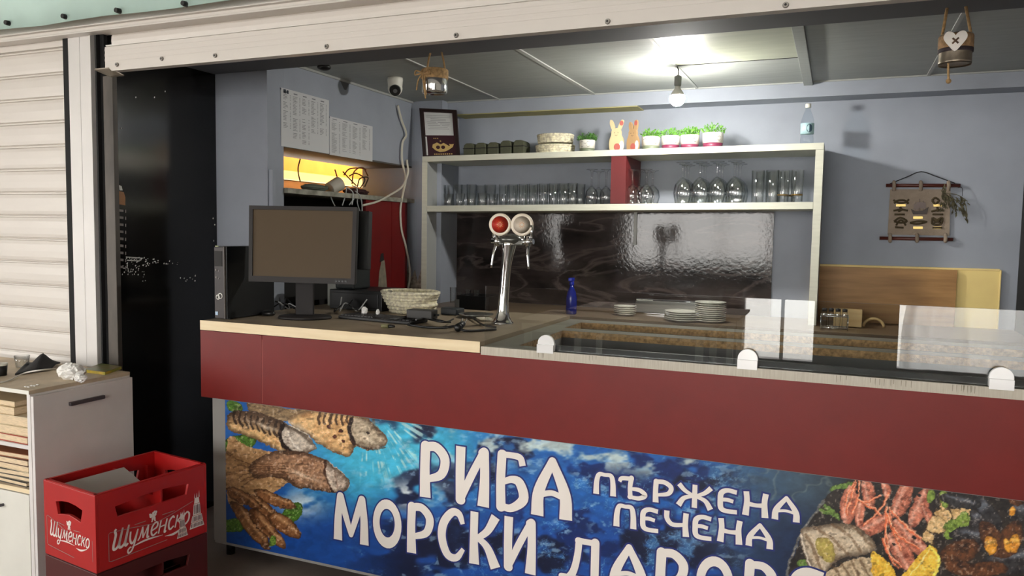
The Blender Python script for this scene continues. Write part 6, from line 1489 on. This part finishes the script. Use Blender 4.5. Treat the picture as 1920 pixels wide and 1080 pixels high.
mb.tube([(cx, cy, cz), (cx-.02, cy-.008, cz-.03), (cx-.034, cy, cz-.075)], .0035, 7); mb.tube([(cx, cy, cz), (cx+.008, cy-.012, cz-.04), (cx+.014, cy, cz-.115)], .0035, 7); mb.tube([(cx+.006, cy, cz), (cx+.016, cy-.01, cz-.05), (cx+.018, cy, cz-.10)], .003, 7)
mb.build('jute_bow', mTwine, ln)
for (px, px2) in ((807, 800), (828, 835)):
    a = at_y(px, 92, yL); MB().tube([Vector((a.x, yL, ZB_)), Vector(((a.x+at_y(px2, 130, yL).x)/2, yL, a.z-.05)), Vector((at_y(px2, 132, yL).x, yL, jb.z+hh*.9))], .0045, 8).build('hanging_rope', mTwine, ln)
# tin lantern with a white heart
yT = 3.20
tt, tbm = at_y(1792, 85, yT), at_y(1792, 122, yT)
tn = thing('tin_lantern', 'tin can lantern with a white wooden heart hanging from the beam on the right', 'lantern', (tt.x, yT, tbm.z))
r2 = mpp(tt)*28; h2_ = at_y(1792, 66, yT).z-tbm.z
mTin = M('aged_tin', (150, 138, 122), .3, metal=.8, var=.2, vs=20)
MB().lathe([(r2*.80, .004), (r2*.94, .004), (r2, .0), (r2*1.02, .008), (r2, .014), (r2, h2_*.92), (r2*1.02, h2_*.95), (r2, h2_), (r2*.95, h2_), (r2*.95, .012), (0, .012)], 34, (tt.x, yT, tbm.z)).build('tin', mTin, tn)
MB().lathe([(r2*1.03, h2_*.42), (r2*1.06, h2_*.46), (r2*1.06, h2_*.92), (r2*1.03, h2_*.97)], 34, (tt.x, yT, tbm.z)).build('burlap_band', M('lantern_burlap', (150, 118, 84), .9, var=.2, vs=60), tn)
MB().lathe([(r2*1.062, h2_*.40), (r2*1.07, h2_*.46), (r2*1.062, h2_*.53)], 34, (tt.x, yT, tbm.z)).build('lace_ribbon', M('dark_lace', (50, 40, 44), .8), tn)
hc = at_y(1791, 77, yT-r2*1.15); s = mpp(hc)
hp_ = [(0, 19), (-9, 10), (-18, -2), (-19.5, -10), (-15, -17), (-8, -17.5), (-2, -13), (0, -10), (2, -13), (8, -17.5), (15, -17), (19.5, -10), (18, -2), (9, 10)]
ob = MB().plate([smooth_poly(hp_[:1]+hp_[1:], 3)], .006, lambda a, b2, d: Vector((hc.x+a*s, hc.y-d, hc.z-b2*s))).build('heart', M('heart_white', (236, 230, 222), .6), tn, bevel=.001)
mb = MB(); mb.tube([(hc.x-5*s, hc.y-.0075, hc.z+5*s), (hc.x+5*s, hc.y-.0075, hc.z-5*s)], .0032, 6, 0, 0).tube([(hc.x+5*s, hc.y-.0075, hc.z+5*s), (hc.x-5*s, hc.y-.0075, hc.z-5*s)], .0032, 6, 0, 0)
mb.build('stitch_cross', M('stitch_brown', (92, 70, 52), .8), ob)
for px, px2 in ((1776, 1764), (1811, 1824)):
    a = at_y(px, 12, yT); e = at_y(px2, 82, yT)
    MB().tube([Vector((a.x, yT, ZB_)), Vector(((a.x+e.x)/2, yT, (ZB_+e.z)/2)), Vector((e.x, yT, e.z))], .005, 8).build('hanging_rope', mTwine, tn)
kq = at_y(1778, 128, yT-r2*.7)
MB().tube([kq+Vector((0, 0, .03)), kq, kq+Vector((.004, 0, -.05))], .004, 7).ball(kq+Vector((.003, 0, -.045)), .009).build('twine_knot', mTwine, tn)

# ================================================================= terrace furniture (seen only in the glass)
def table(label, x0, x1, y0, y1, zt_=.75):
    o = thing('terrace_table', label, 'table', ((x0+x1)/2, (y0+y1)/2, 0))
    MB().box(x0, x1, y0, y1, zt_-.03, zt_).build('tabletop', M('terrace_table_brown', (104, 84, 68), .85, spec=.15), o, bevel=.003)
    for x in (x0+.06, x1-.12):
        for y in (y0+.06, y1-.12): MB().box(x, x+.06, y, y+.06, 0, zt_-.03).build('leg', mTerraceW, o)
    MB().box(x0+.04, x1-.04, y0+.05, y0+.07, zt_-.11, zt_-.03).build('apron', mTerraceW, o); MB().box(x0+.04, x1-.04, y1-.07, y1-.05, zt_-.11, zt_-.03).build('apron', mTerraceW, o)
table('long brown terrace table with white legs by the terrace windows', -2.6, -.84, -3.3, -2.3)
table('brown terrace table with white legs, nearer the bar', -2.7, -.95, -2.1, -1.1)
table('brown terrace table standing close to the bar front on the right', .52, 1.5, .15, 1.0)
